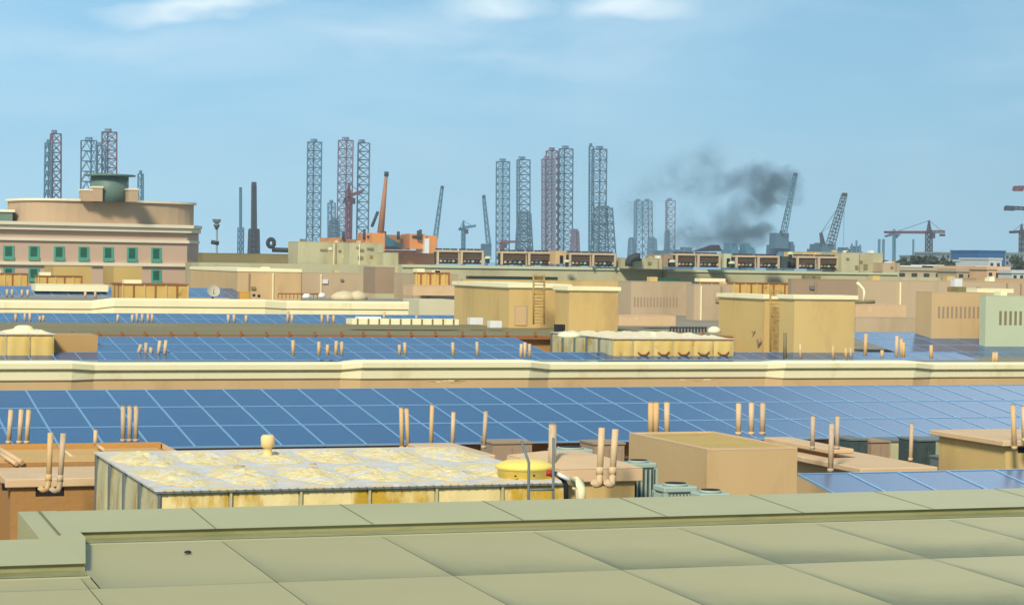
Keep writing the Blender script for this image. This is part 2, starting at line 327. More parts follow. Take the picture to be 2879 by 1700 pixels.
lip_shade = mat('ledge_shade_paint', (0.27, 0.26, 0.11), (0.33, 0.31, 0.145), 0.9, 0.7, 0.05, c3=(0.17, 0.17, 0.06), th3=0.5, s3=1.4, stretch=(.4, 1, 1), soft3=.2)  # shade under the lip, painted as a darker colour on ledge and riser
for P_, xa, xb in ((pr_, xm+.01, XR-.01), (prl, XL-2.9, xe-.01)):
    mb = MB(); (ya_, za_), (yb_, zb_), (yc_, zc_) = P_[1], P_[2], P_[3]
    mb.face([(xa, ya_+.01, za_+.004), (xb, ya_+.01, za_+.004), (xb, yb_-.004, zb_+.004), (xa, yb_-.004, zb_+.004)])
    mb.face([(xa, yb_-.004, zb_+.004), (xb, yb_-.004, zb_+.004), (xb, yc_-.004, zc_-.003), (xa, yc_-.004, zc_-.003)]).build('ledge_shade_strip', lip_shade, nearb)
def pr4(pts, dz): 
    mb = MB(); n = len(pts); mb.v = [Vector(p) for p in pts]+[Vector((p[0], p[1], p[2]-dz)) for p in pts]
    mb.f = [tuple(range(n)), tuple(range(2*n-1, n-1, -1))]+[(k, n+k, n+(k+1) % n, (k+1) % n) for k in range(n)]; mb.sm = [False]*(n+2); return mb
pr4([(xw, yf, zt_f+.004), (xm, yf, zt_f+.004), (xi, yn+.002, zt_n+.004), (xw, yn+.002, zt_n+.004)], 3).build('return_cornice', roofedge, nearb)
pr4([(xe+.001, ylf, zlf), (xe+.001, yn, zt_n), (xi, yn, zt_n)] if xi > xe else [(xe-.001, ylf, zlf+.003), (xi, yn, zt_n+.003), (xe-.001, yn, zt_n+.003)], .012).build('mitre', roofedge, nearb)
g1 = MB(); g1.face([(xw+.17, yn+.15, zt_n+.012), (xw+.195, yn+.15, zt_n+.012), (xw+.195, yf-.03, zt_f+.012), (xw+.17, yf-.03, zt_f+.012)])
g1.build('gutter_line', seam, nearb)
def panel_shade_mat():
    """roof paint with the shading of each dished panel painted in, darkest at the near left corner"""
    m = roofpan.copy(); m.name = 'roof_panel_painted_shade'; t = m.node_tree; n = t.nodes; l = t.links; b = n['Principled BSDF']
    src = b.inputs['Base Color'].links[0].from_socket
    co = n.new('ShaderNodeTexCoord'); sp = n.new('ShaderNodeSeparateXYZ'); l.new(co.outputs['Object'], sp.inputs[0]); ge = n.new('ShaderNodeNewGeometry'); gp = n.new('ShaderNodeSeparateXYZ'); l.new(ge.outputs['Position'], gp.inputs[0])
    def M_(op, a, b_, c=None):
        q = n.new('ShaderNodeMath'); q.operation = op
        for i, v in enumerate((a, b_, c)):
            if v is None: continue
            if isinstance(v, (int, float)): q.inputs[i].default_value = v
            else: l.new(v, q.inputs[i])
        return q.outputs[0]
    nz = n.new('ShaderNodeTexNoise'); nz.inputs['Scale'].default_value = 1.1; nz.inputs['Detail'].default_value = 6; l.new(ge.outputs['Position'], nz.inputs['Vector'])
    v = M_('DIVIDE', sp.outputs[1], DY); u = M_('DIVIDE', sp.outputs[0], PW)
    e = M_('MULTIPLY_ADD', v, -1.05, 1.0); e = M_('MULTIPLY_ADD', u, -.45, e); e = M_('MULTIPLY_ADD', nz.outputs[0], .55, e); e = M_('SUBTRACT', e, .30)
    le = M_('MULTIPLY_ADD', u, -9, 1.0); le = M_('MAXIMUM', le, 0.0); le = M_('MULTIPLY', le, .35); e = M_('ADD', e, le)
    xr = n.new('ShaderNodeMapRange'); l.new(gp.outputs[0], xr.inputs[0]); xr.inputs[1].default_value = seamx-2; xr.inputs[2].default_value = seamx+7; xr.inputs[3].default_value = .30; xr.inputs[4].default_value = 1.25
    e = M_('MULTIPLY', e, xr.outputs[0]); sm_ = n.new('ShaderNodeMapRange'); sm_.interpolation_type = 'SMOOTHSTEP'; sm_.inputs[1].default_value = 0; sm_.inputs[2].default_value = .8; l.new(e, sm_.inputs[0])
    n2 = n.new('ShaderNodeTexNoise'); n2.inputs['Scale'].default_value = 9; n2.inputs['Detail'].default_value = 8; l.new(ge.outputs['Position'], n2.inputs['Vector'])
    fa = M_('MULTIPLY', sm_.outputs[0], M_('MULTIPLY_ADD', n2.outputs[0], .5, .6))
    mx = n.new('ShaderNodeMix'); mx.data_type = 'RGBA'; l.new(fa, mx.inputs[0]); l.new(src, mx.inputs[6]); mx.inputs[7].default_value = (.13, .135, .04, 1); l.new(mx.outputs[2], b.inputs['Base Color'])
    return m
shaded_panel = panel_shade_mat()  # panel shading mixed into the base colour
rng = random.Random(3)
sg = MB()
for j in range(0, 4):
    for i in range(-3, 13):
        x0, x1 = seamx+i*PW, seamx+(i+1)*PW
        ya, yb = Y0-j*DY-DY, Y0-j*DY
        jobs = [(x0, x1, ya, yb)]
        if yb > Y0+LY+.05:
            if x1 <= xe0+.05: jobs = [(x0, x1, ya, Y0+LY)] if ya < Y0+LY-.05 else []
            elif x0 < xe0-.05: jobs = [(xe0+.004, x1, ya, yb)] + ([(x0, xe0, ya, Y0+LY)] if ya < Y0+LY-.05 else [])
        for (x0, x1, ya, yb) in jobs:
            a = (0.014+0.004*min(i+3, 8))*rng.uniform(.85, 1.12); b2 = rng.uniform(.72, .84)
            def f(u, v, x0=x0, x1=x1, ya=ya, yb=yb, a=a, b2=b2):
                x = x0+0.003+(x1-x0-.006)*u; y = ya+0.003+(yb-ya-.006)*v
                return (x, y, roofz(y)-.004-a*math.sin(math.pi*v**b2)*math.sin(math.pi*u**.62)**.8)
            MB().grid(f, 20, 20).build('roof_panel', shaded_panel, nearb, origin=(x0, ya, roofz(ya)))
sg.face([(XL, Y0-5*DY, roofz(Y0-5*DY)-.16), (XR, Y0-5*DY, roofz(Y0-5*DY)-.16), (XR, Y0, roofz(Y0)-.16), (XL, Y0, roofz(Y0)-.16)])
sg.build('roof_joint', seam, nearb)
# small dark bolt on the roof
pb = on_roof(528, 1553)
tag(MB().lathe((pb.x, pb.y, pb.z), [(.03, 0), (.03, .012), (.012, .02)], 8).build('roof_bolt', black), 'tiny dark stud alone on the green roof panels', 'bolt')

# lip-top seams continue over the cornice
for i in range(-2, 13):
    x = seamx+i*PW
    if x < xm: continue
    y0_, z0_ = pr_[5]; y1_, z1_ = pr_[6]
    MB().face([(x, y0_, z0_+.003), (x+.012, y0_, z0_+.003), (x+.012, y1_, z1_+.003), (x, y1_, z1_+.003)]).build('cornice_joint', seam, nearb)

# ---------------------------------------------------------------- solar arrays
def solar_array(label, px0, Yt, zt, x_start, ncols, rows, w=1.01, Lp=2.33, tilt=7.2, extra=None, stuff_from=None, rot=0.0, legs=True, skip=None):
    """panels hang down towards the camera from the top edge at (Yt, zt)"""
    c, s = math.cos(R(tilt)), math.sin(R(tilt))
    root = thing('solar_array', (x_start+ncols*w/2, Yt-rows*Lp*c/2, zt-rows*Lp*s-0.6), label, 'solar panels', 'rows of blue solar panels on the roofs')
    root.rotation_euler.z = rot
    fr = 0.019
    gl = MB().face([(fr, fr, .0), (w-.01-fr, fr, .0), (w-.01-fr, Lp-.02-fr, 0), (fr, Lp-.02-fr, 0)])
    me_g = bpy.data.meshes.new('solar_panel'); me_g.from_pydata([tuple(v) for v in gl.v], [], gl.f); me_g.materials.append(cellglass)
    f_ = MB(); W_, L_ = w-.01, Lp-.02; h = .012
    f_.box(0, W_, 0, fr, -.03, h); f_.box(0, W_, L_-fr, L_, -.03, h); f_.box(0, fr, fr, L_-fr, -.03, h); f_.box(W_-fr, W_, fr, L_-fr, -.03, h)
    me_f = bpy.data.meshes.new('frame'); me_f.from_pydata([tuple(v) for v in f_.v], [], f_.f); me_f.materials.append(alum)
    cnt = 0
    for r_ in range(rows):
        for k in range(ncols):
            if skip and skip(r_, k): continue
            d = (r_+1)*Lp
            loc = Vector((x_start+k*w, Yt-d*c, zt-d*s))-root.location
            o = bpy.data.objects.new('solar_panel', me_g); COL.objects.link(o); o.parent = root; o.location = loc; o.rotation_euler.x = R(tilt)
            fo = bpy.data.objects.new('frame', me_f); COL.objects.link(fo); fo.parent = o
            cnt += 1
    if legs:
        lg = MB()
        d = rows*Lp
        for k in range(0, ncols+1, 4):
            if skip and skip(rows-1, min(k, ncols-1)): continue
            x = x_start+k*w
            lg.box(x, x+.06, Yt-d*c+.1, Yt-d*c+.16, zt-d*s-1.6, zt-d*s-.03)
        if lg.v:
            o = lg.build('support_posts', steel, None, origin=root.location); o.parent = root; o.location = (0, 0, 0)
    return root
# nearest array: top edge from the photo
pT = onC(73, 1097, 54.2); YT1, ZT1 = pT.y, pT.z
x_s = pT.x-2*1.01
AR1 = solar_array('nearest wide solar array, three rows of blue panels in front of the lower cream parapet', 0, YT1, ZT1, x_s, 33, 3)

# ---------------------------------------------------------------- builders for rooftop things
ORD = ['leftmost', 'second from the left', 'third from the left', 'fourth from the left', 'fifth from the left', 'sixth from the left', 'seventh from the left', 'eighth from the left', 'ninth from the left', 'tenth from the left', 'eleventh from the left', 'twelfth from the left']
ORD2 = ['first', 'second', 'third', 'fourth', 'fifth', 'sixth', 'seventh', 'eighth', 'ninth', 'tenth']
NUM = {2: 'two', 3: 'three', 4: 'four', 5: 'five', 6: 'six', 7: 'seven', 8: 'eight', 9: 'nine', 10: 'ten', 11: 'eleven', 12: 'twelve'}
def ordlabel(i, n):
    if n == 1: return 'single'
    if i == n-1: return 'rightmost of %s' % NUM[n]
    if i == 0: return 'leftmost of %s' % NUM[n]
    return ORD2[i]+' of %s' % NUM[n]
pipe_b = mat('aged_pipe_plastic', (0.56, 0.42, 0.27), (0.50, 0.36, 0.22), 2, 0.7, 0.1, c3=(0.36, 0.26, 0.15), th3=0.52, s3=3)
pipe_c = mat('ochre_pipe_plastic', (0.66, 0.43, 0.19), (0.58, 0.38, 0.18), 2, 0.7, 0.1, c3=(0.42, 0.28, 0.12), th3=0.55, s3=3)
def pipes(where, zc, lst, rad=.055, m=pipe, cap=False):
    """lst: (x bottom, x top, y top, y bottom[, hook])"""
    n = len(lst); lst = sorted(lst, key=lambda a: a[0])
    for i, a in enumerate(lst):
        xb, xt, yt, yb = a[:4]; hook = len(a) > 4 and a[4]; rr = rad*(a[5] if len(a) > 5 else 1)
        b = onC(xb, yb, zc); t = onC(xt, yt, zc); m = [pipe, pipe_b, pipe_c][int(xb*7) % 3]
        lab = ('tan vent pipe, %s %s' % (ordlabel(i, n), where)) if n > 1 else 'single tan vent pipe %s' % where
        if hook:
            root = thing('vent_pipe', b, lab, 'pipe', 'tan vent pipes standing on the roofs')
            MB().tube([b+Vector((0, 0, .0)), t], rr, 12).build('pipe', m, root)
            h = MB().tube([b+Vector((0, 0, .02)), b+Vector((-.01, -.03, -.07)), b+Vector((-.05, -.10, -.13)), b+Vector((-.12, -.16, -.13)), b+Vector((-.17, -.17, -.08))], rr*1.02, 12)
            h.build('elbow', m, root)
            MB().tube([b+Vector((0, 0, .0)), b+Vector((0, 0, .12))], rr*1.15, 12).build('collar', m, root)
        elif zc < 60:
            root = thing('vent_pipe', b, lab, 'pipe', 'tan vent pipes standing on the roofs')
            MB().tube([b, t], rr, 12).build('pipe', m, root)
            MB().tube([b, b+Vector((0, 0, .06))], rr*1.2, 12).build('collar', m, root)
            MB().tube([t-Vector((0, 0, .0)), t+Vector((0, 0, .012))], rr*1.04, 12).build('cap', brown, root)
        else:
            o = MB().tube([b, t], rr, 8).build('vent_pipe', m); tag(o, lab, 'pipe', 'tan vent pipes standing on the roofs')

def plant_room(label, x0, x1, y0, y1, z0, z1, ov=.12, ct=.16, wallm=tan, capm=pinkcap, crown=0.0, cat='plant room', holes=()):
    root = thing('plant_room', ((x0+x1)/2, (y0+y1)/2, z0), label, cat)
    bb(x0, x1, y0, y1, z0, z1-ct).build('wall', wallm, root)
    c = MB(); X0, X1, Y0_, Y1_ = x0-ov, x1+ov, y0-ov, y1+ov
    c.box(X0, X1, Y0_, Y1_, z1-ct, z1)
    if crown:
        xm_, ym = (X0+X1)/2, (Y0_+Y1_)/2; hx, hy = (X1-X0)*.22, (Y1_-Y0_)*.2
        a = [(X0, Y0_, z1+.002), (X1, Y0_, z1+.002), (X1, Y1_, z1+.002), (X0, Y1_, z1+.002)]
        b = [(xm_-hx, ym-hy, z1+crown), (xm_+hx, ym-hy, z1+crown), (xm_+hx, ym+hy, z1+crown), (xm_-hx, ym+hy, z1+crown)]
        for k in range(4): c.face([a[k], a[(k+1) % 4], b[(k+1) % 4], b[k]])
        c.face(b)
    c.build('roof_slab', capm, root, bevel=.015)
    for (pxa, pxb, pya, pyb) in holes:
        a = onY(pxa, pya, y0); b = onY(pxb, pyb, y0)
        bb(a.x, b.x, y0-.004, y0+.2, b.z, a.z).build('wall_opening', dark, root)
    return root

def grp_tank(label, x0, x1, y0, y1, z0, z1, nf, ns, front=grp, side=grpside, near=False, tops=(6, 2), name='water_tank', lip=True, roof=grpflat, dome=grptop, group='panel water tanks on the roofs', vh=1):
    root = thing(name, ((x0+x1)/2, (y0+y1)/2, z0), label, 'water tank', group)
    pw = (x1-x0)/nf; pd = (y1-y0)/ns
    def bulge(o, ax, n, base):     # o origin, ax in-plane axis, n outward normal, panel w, height
        w_, = (base,)
        h = z1-z0
        def f(u, v):
            e = .10
            k = max(0, math.sin(math.pi*u))**.35*max(0, math.sin(math.pi*v))**.35 if 0 < u < 1 and 0 < v < 1 else 0
            st = 0
            d = .05*w_*k + (.03*w_*math.cos(math.pi*u*2) if 0.15 < u < .85 else 0)*k
            return o+ax*(w_*(.03+.94*u))+Vector((0, 0, h*(.02+.96*v)))+n*(d+.004)
        return MB().grid(f, 10, 8)
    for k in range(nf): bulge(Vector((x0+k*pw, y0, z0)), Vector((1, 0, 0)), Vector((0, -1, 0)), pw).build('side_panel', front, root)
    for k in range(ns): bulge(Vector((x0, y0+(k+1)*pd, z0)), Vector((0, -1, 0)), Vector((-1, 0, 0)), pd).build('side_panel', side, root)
    fr = MB(); t = .035 if near else .05
    fr.box(x0+.01, x1-.01, y0+.01, y1-.01, z0, z1-.01)
    fr.build('inner_shell', side, root)
    for k in range(nf+1): bb(x0+k*pw-t/2, x0+k*pw+t/2, y0-.045, y0+.01, z0, z1-.035).build('flange', steel if (near and k == 0) else side, root)
    for k in range(1, ns+1): bb(x0-.05, x0+.01, y0+k*pd-t*2.2, y0+k*pd+t*2.2, z0, z1-.035).build('flange', steel, root)
    r_ = MB().box(x0-.07, x1+.07, y0-.07, y1+.07, z1-.03, z1); r_.build('roof_flange', roof, root)
    e_ = MB().box(x0-.068, x1+.068, y0-.068, y0-.05, z1-.06, z1-.032).build('rim', rust if not near else steel, root)
    if near:
        bt = MB(); n = nf*8
        for k in range(n): 
            x = x0+(k+.5)*(x1-x0)/n
            bt.box(x-.012, x+.012, y0-.085, y0-.068, z1-.055, z1-.02)
        o = bt.build('rim_bolts', steel, root); o['kind'] = 'stuff'
    nx, ny = tops
    tw, td = (x1-x0)/nx, (y1-y0)/ny
    for a in range(nx):
        for b in range(ny):
            ox, oy = x0+a*tw, y0+b*td; sd = a*13+b*7.3+x0
            hh = .11 if near else .10
            em = .13 if near else .06
            def f(u, v):
                k = max(0, 1-((2*u-1)**2+(2*v-1)**2)/1.15)**1.1 if near else (math.sin(math.pi*u)*math.sin(math.pi*v))**.8 if 0 < u < 1 and 0 < v < 1 else 0
                nn = noise.noise(Vector((u*5+sd, v*7, sd)))*.05 + noise.noise(Vector((u*14+sd, v*18, sd)))*.035
                ed = (0 if not near else .05*noise.noise(Vector((u*4+sd, v*4, 1))))
                return (ox+tw*(em+(1-2*em)*u+ed*(u-.5)), oy+td*(em*.8+(1-1.6*em)*v+ed*(v-.5)), z1+.003+k*(hh*(.6 if near else 1)+nn*1.25))
            if near:
                def f(u, v, ox=ox, oy=oy, sd=sd):
                    an = u*2*math.pi; ca_, sa_ = math.cos(an), math.sin(an)
                    rr_ = v*(.46+.13*noise.noise(Vector((ca_*1.3+sd, sa_*1.3, 2)))+.05*noise.noise(Vector((ca_*5+sd, sa_*5, 5))))
                    nn = noise.noise(Vector((ca_*v*3+sd, sa_*v*3, sd)))*.04+noise.noise(Vector((ca_*v*9+sd, sa_*v*9, sd)))*.03
                    e_ = (1-v*v)**1.0
                    return (ox+tw*(.5+rr_*ca_*1.02), oy+td*(.5+rr_*sa_*.95), z1+.001+e_*(.075+nn)+.004*(1-v))
                MB().grid(f, 40, 12).build('roof_panel', dome, root)
            else: MB().grid(f, 22, 22).build('roof_panel', dome, root)
    return root

# ================================================================= BLOCK 1: roof between the green edge and the lower cream parapet
RZ1 = 18-5.6
b1 = thing('building', (20, 42, 0), 'near flat-roofed block carrying the stained tank and the nearest solar array', 'building')
bb(-30, 60, Y0+3.2, YT1+1.2, 0, RZ1).build('wall', tan, b1)
bb(-30, 60, Y0+3.2, YT1+1.2, RZ1+.004, RZ1+.05).build('roof', roofdk, b1)

# stained water tank in front
p_c = onC(447, 1374, 30.3); x1t = onY(1500, 1352, p_c.y).x
pbk = onC(240, 1262, 36.4)
TX0, TY0, TZ = p_c.x, p_c.y, p_c.z
TX1 = onY(1592, 1352, TY0).x; TY1 = TY0+5.9
tank = grp_tank('long yellow stained panel water tank behind the green roof, dirty white top with domes', TX0, TX1, TY0, TY1, TZ-2.0, TZ, 6, 4, near=True, tops=(6, 2))
vb = onZ(752, 1290, TZ)
MB().lathe((vb.x, vb.y, TZ), [(.22, 0), (.12, .05), (.075, .07), (.07, .19), (.11, .20), (.115, .36), (.085, .40)], 24).build('breather_vent', mat('vent_cream', (.80, .58, .26), None, 3, .6), tank)
for (px, py, s_) in ((672, 1322, .10), (880, 1315, .06)):
    q = onZ(px, py, TZ); MB().lathe((q.x, q.y, TZ+.06), [(s_, 0), (s_*.8, .02), (s_*.3, .025)], 10).build('roof_debris', ochretop, tank)
# yellow manhole lid at the right end of the tank
q = onZ(1475, 1340, TZ)
MB().lathe((q.x, q.y, TZ+.0), [(.42, 0), (.42, .13), (.46, .14), (.46, .19), (.30, .25), (.12, .27)], 32).build('manhole_lid', yellow, tank)
for dx in (-.3, 0, .3): MB().box(q.x+dx-.012, q.x+dx+.012, q.y-.44, q.y-.415, TZ+.05, TZ+.075).build('lid_bolt', black, tank)
# ladder standing at the tank
la = onC(1487, 1400, 29.6); lbp = onC(1557, 1400, 29.6)
lad = thing('ladder', la, 'thin grey steel ladder rising in front of the yellow lid of the tank', 'ladder')
MB().tube([la-Vector((0, 0, .8)), onC(1487, 1300, 29.6), onC(1466, 1240, 29.8)], .02, 8).build('rail', steel, lad)
MB().tube([lbp-Vector((0, 0, .8)), onC(1556, 1230, 29.6)], .02, 8).build('rail', steel, lad)
for yy in (1376, 1436): MB().tube([onC(1487, yy, 29.6), onC(1557, yy-1, 29.6)], .018, 8).build('rung', steel, lad)
# black hose with red valve
hs = thing('hose', onC(1590, 1400, 29.9), 'black hose with a red valve arching down beside the yellow tank lid', 'hose')
MB().tube([onC(1548, 1328, 29.9), onC(1565, 1332, 29.9), onC(1583, 1346, 29.9), onC(1591, 1362, 29.9), onC(1592, 1420, 29.9)], .035, 10).build('hose', black, hs)
MB().tube([onC(1536, 1328, 29.8), onC(1552, 1330, 29.8)], .045, 10).build('valve', redp, hs)
MB().tube([onC(1565, 1330, 29.8), onC(1600, 1348, 29.8)], .03, 10).build('sleeve', white, hs)
up = thing('pipe', onC(1628, 1400, 29.7), 'thick cream drain pipe bent over beside the black hose', 'pipe')
MB().tube([onC(1606, 1352, 30.6), onC(1618, 1350, 29.9), onC(1630, 1356, 29.7), onC(1634, 1372, 29.7), onC(1634, 1430, 29.7)], .062, 12).build('pipe', cream, up)
MB().tube([onC(1609, 1372, 30.0), onC(1622, 1372, 30.0), onC(1623, 1420, 30.0)], .03, 10).build('branch', cream, up)

# left plant room with cap, and the orange tray roof behind it
x0, x1, y0, y1, zb, zt = lb(0, 30, 300, 1366, 1530, 37.0, 2.6)
cz = onC(30, 1345, 37).z
plant_room('orange-tan plant room with a salmon slab roof at the left edge, beside the stained tank', x0, x1+2, y0, y0+1.9, RZ1, cz, .10, .15, wallm=orangewall, holes=((100, 180, 1362, 1393), (8, 20, 1360, 1378)))
ty0 = y0+2.1; tz = onY(200, 1300, ty0).z
tr = thing('roof_tray', (x0+4, ty0+2, RZ1), 'low orange-coated roof with raised kerbs behind the left plant room', 'roof')
ty1 = onZ(250, 1262, tz).y
xr_ = onY(452, 1262, ty1).x; xl_ = x0-3
bb(xl_, xr_, ty0, ty1, RZ1, tz).build('wall', orangewall, tr)
bb(xl_, xr_-.1, ty0+.1, ty1-.1, tz+.003, tz+.02).build('roof', mat('orange_roof_light', (0.62, 0.38, 0.14), (0.56, 0.33, 0.11), 1.0, .9, .2), tr)
kz = onY(250, 1246, ty1).z
bb(xl_, xr_, ty1, ty1+.14, tz-.3, kz).build('kerb', orange, tr)
MB().face([(xr_-.0, ty1+.14, kz), (xr_+.9, ty0+.5, tz-.35), (xr_+.9, ty0+.5, tz-.7), (xr_, ty1+.14, tz-.7)]).build('sloping_kerb', pinkcap, tr)
MB().tube([onY(0, 1262, ty0+.5), onY(62, 1300, ty0-.1)], .05, 8).build('coping', pinkcap, tr)
MB().tube([onY(0, 1274, ty0+.3), onY(46, 1304, ty0-.2)], .04, 8).build('coping', pinkcap, tr)
for a, b in (((160, 1250), (205, 1285)), ((268, 1248), (290, 1262))): MB().tube([onY(*a, ty1-.3), onY(*b, ty0+1.0)], .03, 8).build('brace', pipe, tr)
pipes('at the left edge before the nearest solar array', 46.5, [(24, 31, 1151, 1246), (54, 60, 1150, 1246), (75, 81, 1151, 1246)], .052)
pipes('on the orange kerb left of the tank', 46.0, [(346, 346, 1141, 1241), (364, 365, 1141, 1241), (382, 383, 1141, 1241)], .05)
pipes('with hooked feet on the left plant room roof', 35.8, [(137, 142, 1216, 1352, True), (169, 178, 1218, 1354, True)], .046)
pipes('alone on the orange roof, left of the stained tank corner', 42.5, [(267, 269, 1208, 1262)], .04)
pipes('rising behind the middle of the stained tank', 44.0, [(1130, 1128, 1146, 1262), (1148, 1143, 1148, 1262)], .044)
pipes('behind the right half of the stained tank', 43.0, [(1211, 1215, 1138, 1262), (1272, 1275, 1158, 1258), (1360, 1366, 1156, 1260)], .043)
# small slab on the right of the tank
q0 = onC(1395, 1278, 38.5)
x_a = onY(1262, 1278, q0.y).x
cs = thing('canopy', (q0.x-1, q0.y+1, RZ1), 'small salmon slab behind the right end of the stained tank', 'canopy')
bb(x_a, q0.x, q0.y, q0.y+2.6, q0.z-.09, q0.z).build('slab', pinkcap, cs, bevel=.02)
bb(x_a+.2, q0.x-.3, q0.y+.3, q0.y+2.4, RZ1, q0.z-.095).build('wall', tan, cs)

# plant room E with crowned cap
x0, x1, y0, y1, zb, zt = lb(1500, 1587, 1785, 1318, 1420, 32.5)
plant_room('salmon plant room with a low hipped slab between the stained tank and tan box', x0, x1, y0, y0+2.3, RZ1, onC(1587, 1318, 32.5).z, .10, .20, wallm=tan2, crown=.13, holes=((1662, 1727, 1338, 1362),))
pipes('with hooked feet on the hipped plant room roof', 31.8, [(1686, 1692, 1202, 1334, True), (1722, 1730, 1206, 1334, True)], .05)
pipes('standing between the yellow lid and the hipped plant room', 33.0, [(1552, 1554, 1192, 1330)], .062)

def air_con(label, px, ptop, zc, wpx, h, grp_='grey-green air conditioners on the near roof', tall=False):
    p = onC(px, ptop, zc); w_ = wpx*zc/FPX; d = w_*.8
    x0, x1, y0, y1 = p.x-w_/2, p.x+w_/2, p.y-d*.2, p.y+d*.8
    root = thing('air_conditioner', (p.x, p.y, p.z-h), label, 'air conditioner', grp_)
    bb(x0, x1, y0, y1, p.z-h, p.z-.08).build('grille', acd, root)
    bb(x0-.02, x1+.02, y0-.02, y1+.02, p.z-.08, p.z).build('top_cover', acg, root, bevel=.015)
    for a, b in ((x0, y0), (x1, y0), (x0, y1), (x1, y1)): bb(a-.03, a+.03, b-.03, b+.03, p.z-h-.02, p.z-.081).build('corner_post', acg, root)
    n = 9 if not tall else 6
    sl_ = MB()
    for k in range(n): 
        x = x0+(k+.7)*(x1-x0)/n; sl_.box(x-.012, x+.012, y0-.03, y0+.01, p.z-h+.05, p.z-.1)
        y = y0+(k+.7)*(y1-y0)/n; sl_.box(x0-.03, x0+.01, y-.012, y+.012, p.z-h+.05, p.z-.1)
    o = sl_.build('louvres', acg, root)
    cx, cy = (x0+x1)/2, (y0+y1)/2
    MB().lathe((cx, cy, p.z), [(w_*.38, 0), (w_*.37, .03), (w_*.35, .032)], 24).build('fan_ring', acg, root)
    MB().lathe((cx, cy, p.z+.034), [(w_*.33, 0), (w_*.33, .004)], 24).build('fan_opening', dark, root)
    return root
air_con('round-topped air conditioner under the solar array, behind the hipped plant room', 1612, 1262, 40.0, 100, .75)
air_con('tall ribbed green air conditioner between the hipped plant room and the tall box', 1802, 1300, 33.8, 78, 1.0, tall=True)
air_con('low air conditioner in front of the tall tan box, larger of two', 1908, 1366, 29.5, 94, .7)
air_con('low air conditioner in front of the tall tan box, mostly hidden by the green roof', 2006, 1385, 28.0, 84, .6)
# tan box
x0, x1, y0, y1, zb, zt = lb(1768, 1988, 2242, 1266, 1400, 36.0)
eb = thing('plant_room', ((x0+x1)/2, y0+1, RZ1), 'large tan box room with an ochre stained flat top, right of centre', 'plant room')
bb(x0, x1, y0, y1, RZ1, zt).build('wall', tan, eb)
bb(x0+.08, x1-.08, y0+.08, y1-.08, zt+.003, zt+.01).build('roof', ochretop, eb)
for (a, b, c, d) in ((x0, x1, y0, y0+.08), (x0, x1, y1-.08, y1), (x0, x0+.08, y0+.081, y1-.081), (x1-.08, x1, y0+.081, y1-.081)): bb(a, b, c, d, zt+.003, zt+.03).build('coping', pinkcap, eb)
bb(x0-.01, x1+.01, y0-.012, y0, zt-1.75, zt-1.70).build('base_stain', rust, eb)
# its lower extension to the right
pipes('at the left end of the tan box', 40.5, [(1829, 1830, 1131, 1226), (1844, 1845, 1131, 1226), (1875, 1875, 1130, 1226)], .055)
pipes('behind the ochre top of the tan box', 40.5, [(2076, 2077, 1133, 1222), (2112, 2113, 1131, 1222), (2143, 2145, 1132, 1222)], .052)
# salmon slabs H
def slab(label, pbl, pc, pr, yt, zc, depth, th, wall=True, inset=.25):
    x0, x1, y0, y1, zb, zt = lb(pbl, pc, pr, yt, yt+50, zc, depth)
    r_ = thing('canopy', ((x0+x1)/2, y0+1, RZ1), label, 'canopy')
    bb(x0, x1, y0, y0+depth, zt-th, zt).build('slab', pinkcap, r_, bevel=.02)
    if wall: bb(x0+inset, x1-inset, y0+inset, y0+depth-.1, RZ1, zt-th-.002).build('wall', tan, r_)
    return x0, x1, y0, zt
slab('long salmon slab roof right of the large tan box, above the small solar row', 2215, 2420, 2638, 1316, 41.5, 4.6, .12)
slab('small upper salmon slab behind the long one, right of the large tan box', 2215, 2330, 2402, 1262, 43.5, 3.0, .10)
pipes('on the salmon slabs right of the large tan box', 42.0, [(2284, 2286, 1169, 1262), (2353, 2355, 1169, 1262)], .045)
pipes('in front of the long salmon slab', 39.5, [(2335, 2339, 1190, 1325)], .05)
pipes('on the right part of the long salmon slab', 43.0, [(2560, 2564, 1190, 1294)], .04)
# grey equipment under the array on the right
eq = [(2390, 2438, 1238, 1268, 46, acd), (2580, 2630, 1240, 1300, 45, acd), (2725, 2800, 1240, 1322, 44, acd), (2672, 2722, 1294, 1322, 43.5, steel), (2450, 2500, 1244, 1278, 46, brown), (2505, 2560, 1242, 1290, 47, green), (2640, 2715, 1240, 1290, 47, green), (1385, 1495, 1248, 1298, 46, brown), (1670, 1755, 1250, 1290, 44, brown)]
nm_ = ['small dark cabinet left of the other cabinets under the solar array', 'dark cabinet right of the long salmon slab, under the solar array', 'tall dark cabinet beside the right plant room, under the solar array', 'pale grey switch box low in the shade under the solar array', 'brown cabinet in shade beside the small dark cabinet', 'olive cabinet in shade above the long salmon slab', 'olive cabinet in shade behind the pale grey switch box', 'brown cabinet in shade behind the right end of the stained tank', 'brown cabinet in shade between the round-topped air conditioner and the large tan box']
for (a, b, c, d, z_, mm), lab in zip(eq, nm_):
    p = onC(a, c, z_); q = onY(b, d, p.y)
    r_ = thing('cabinet', (p.x, p.y, RZ1), lab, 'cabinet', 'equipment cabinets in the shade under the solar array')
    bb(p.x, q.x, p.y, p.y+.8, RZ1, p.z).build('body', mm, r_)
    bb(p.x-.02, q.x+.02, p.y-.03, p.y+.83, p.z+.002, p.z+.04).build('lid', steel if mm is not brown else brown, r_)  # dark steel on switch box and lids: the array's shade put into colour
    bb(p.x+.06, (p.x+q.x)/2-.01, p.y-.015, p.y, q.z-.1, p.z-.08).build('door', mm, r_); bb((p.x+q.x)/2+.01, q.x-.06, p.y-.015, p.y, q.z-.1, p.z-.08).build('door', mm, r_)
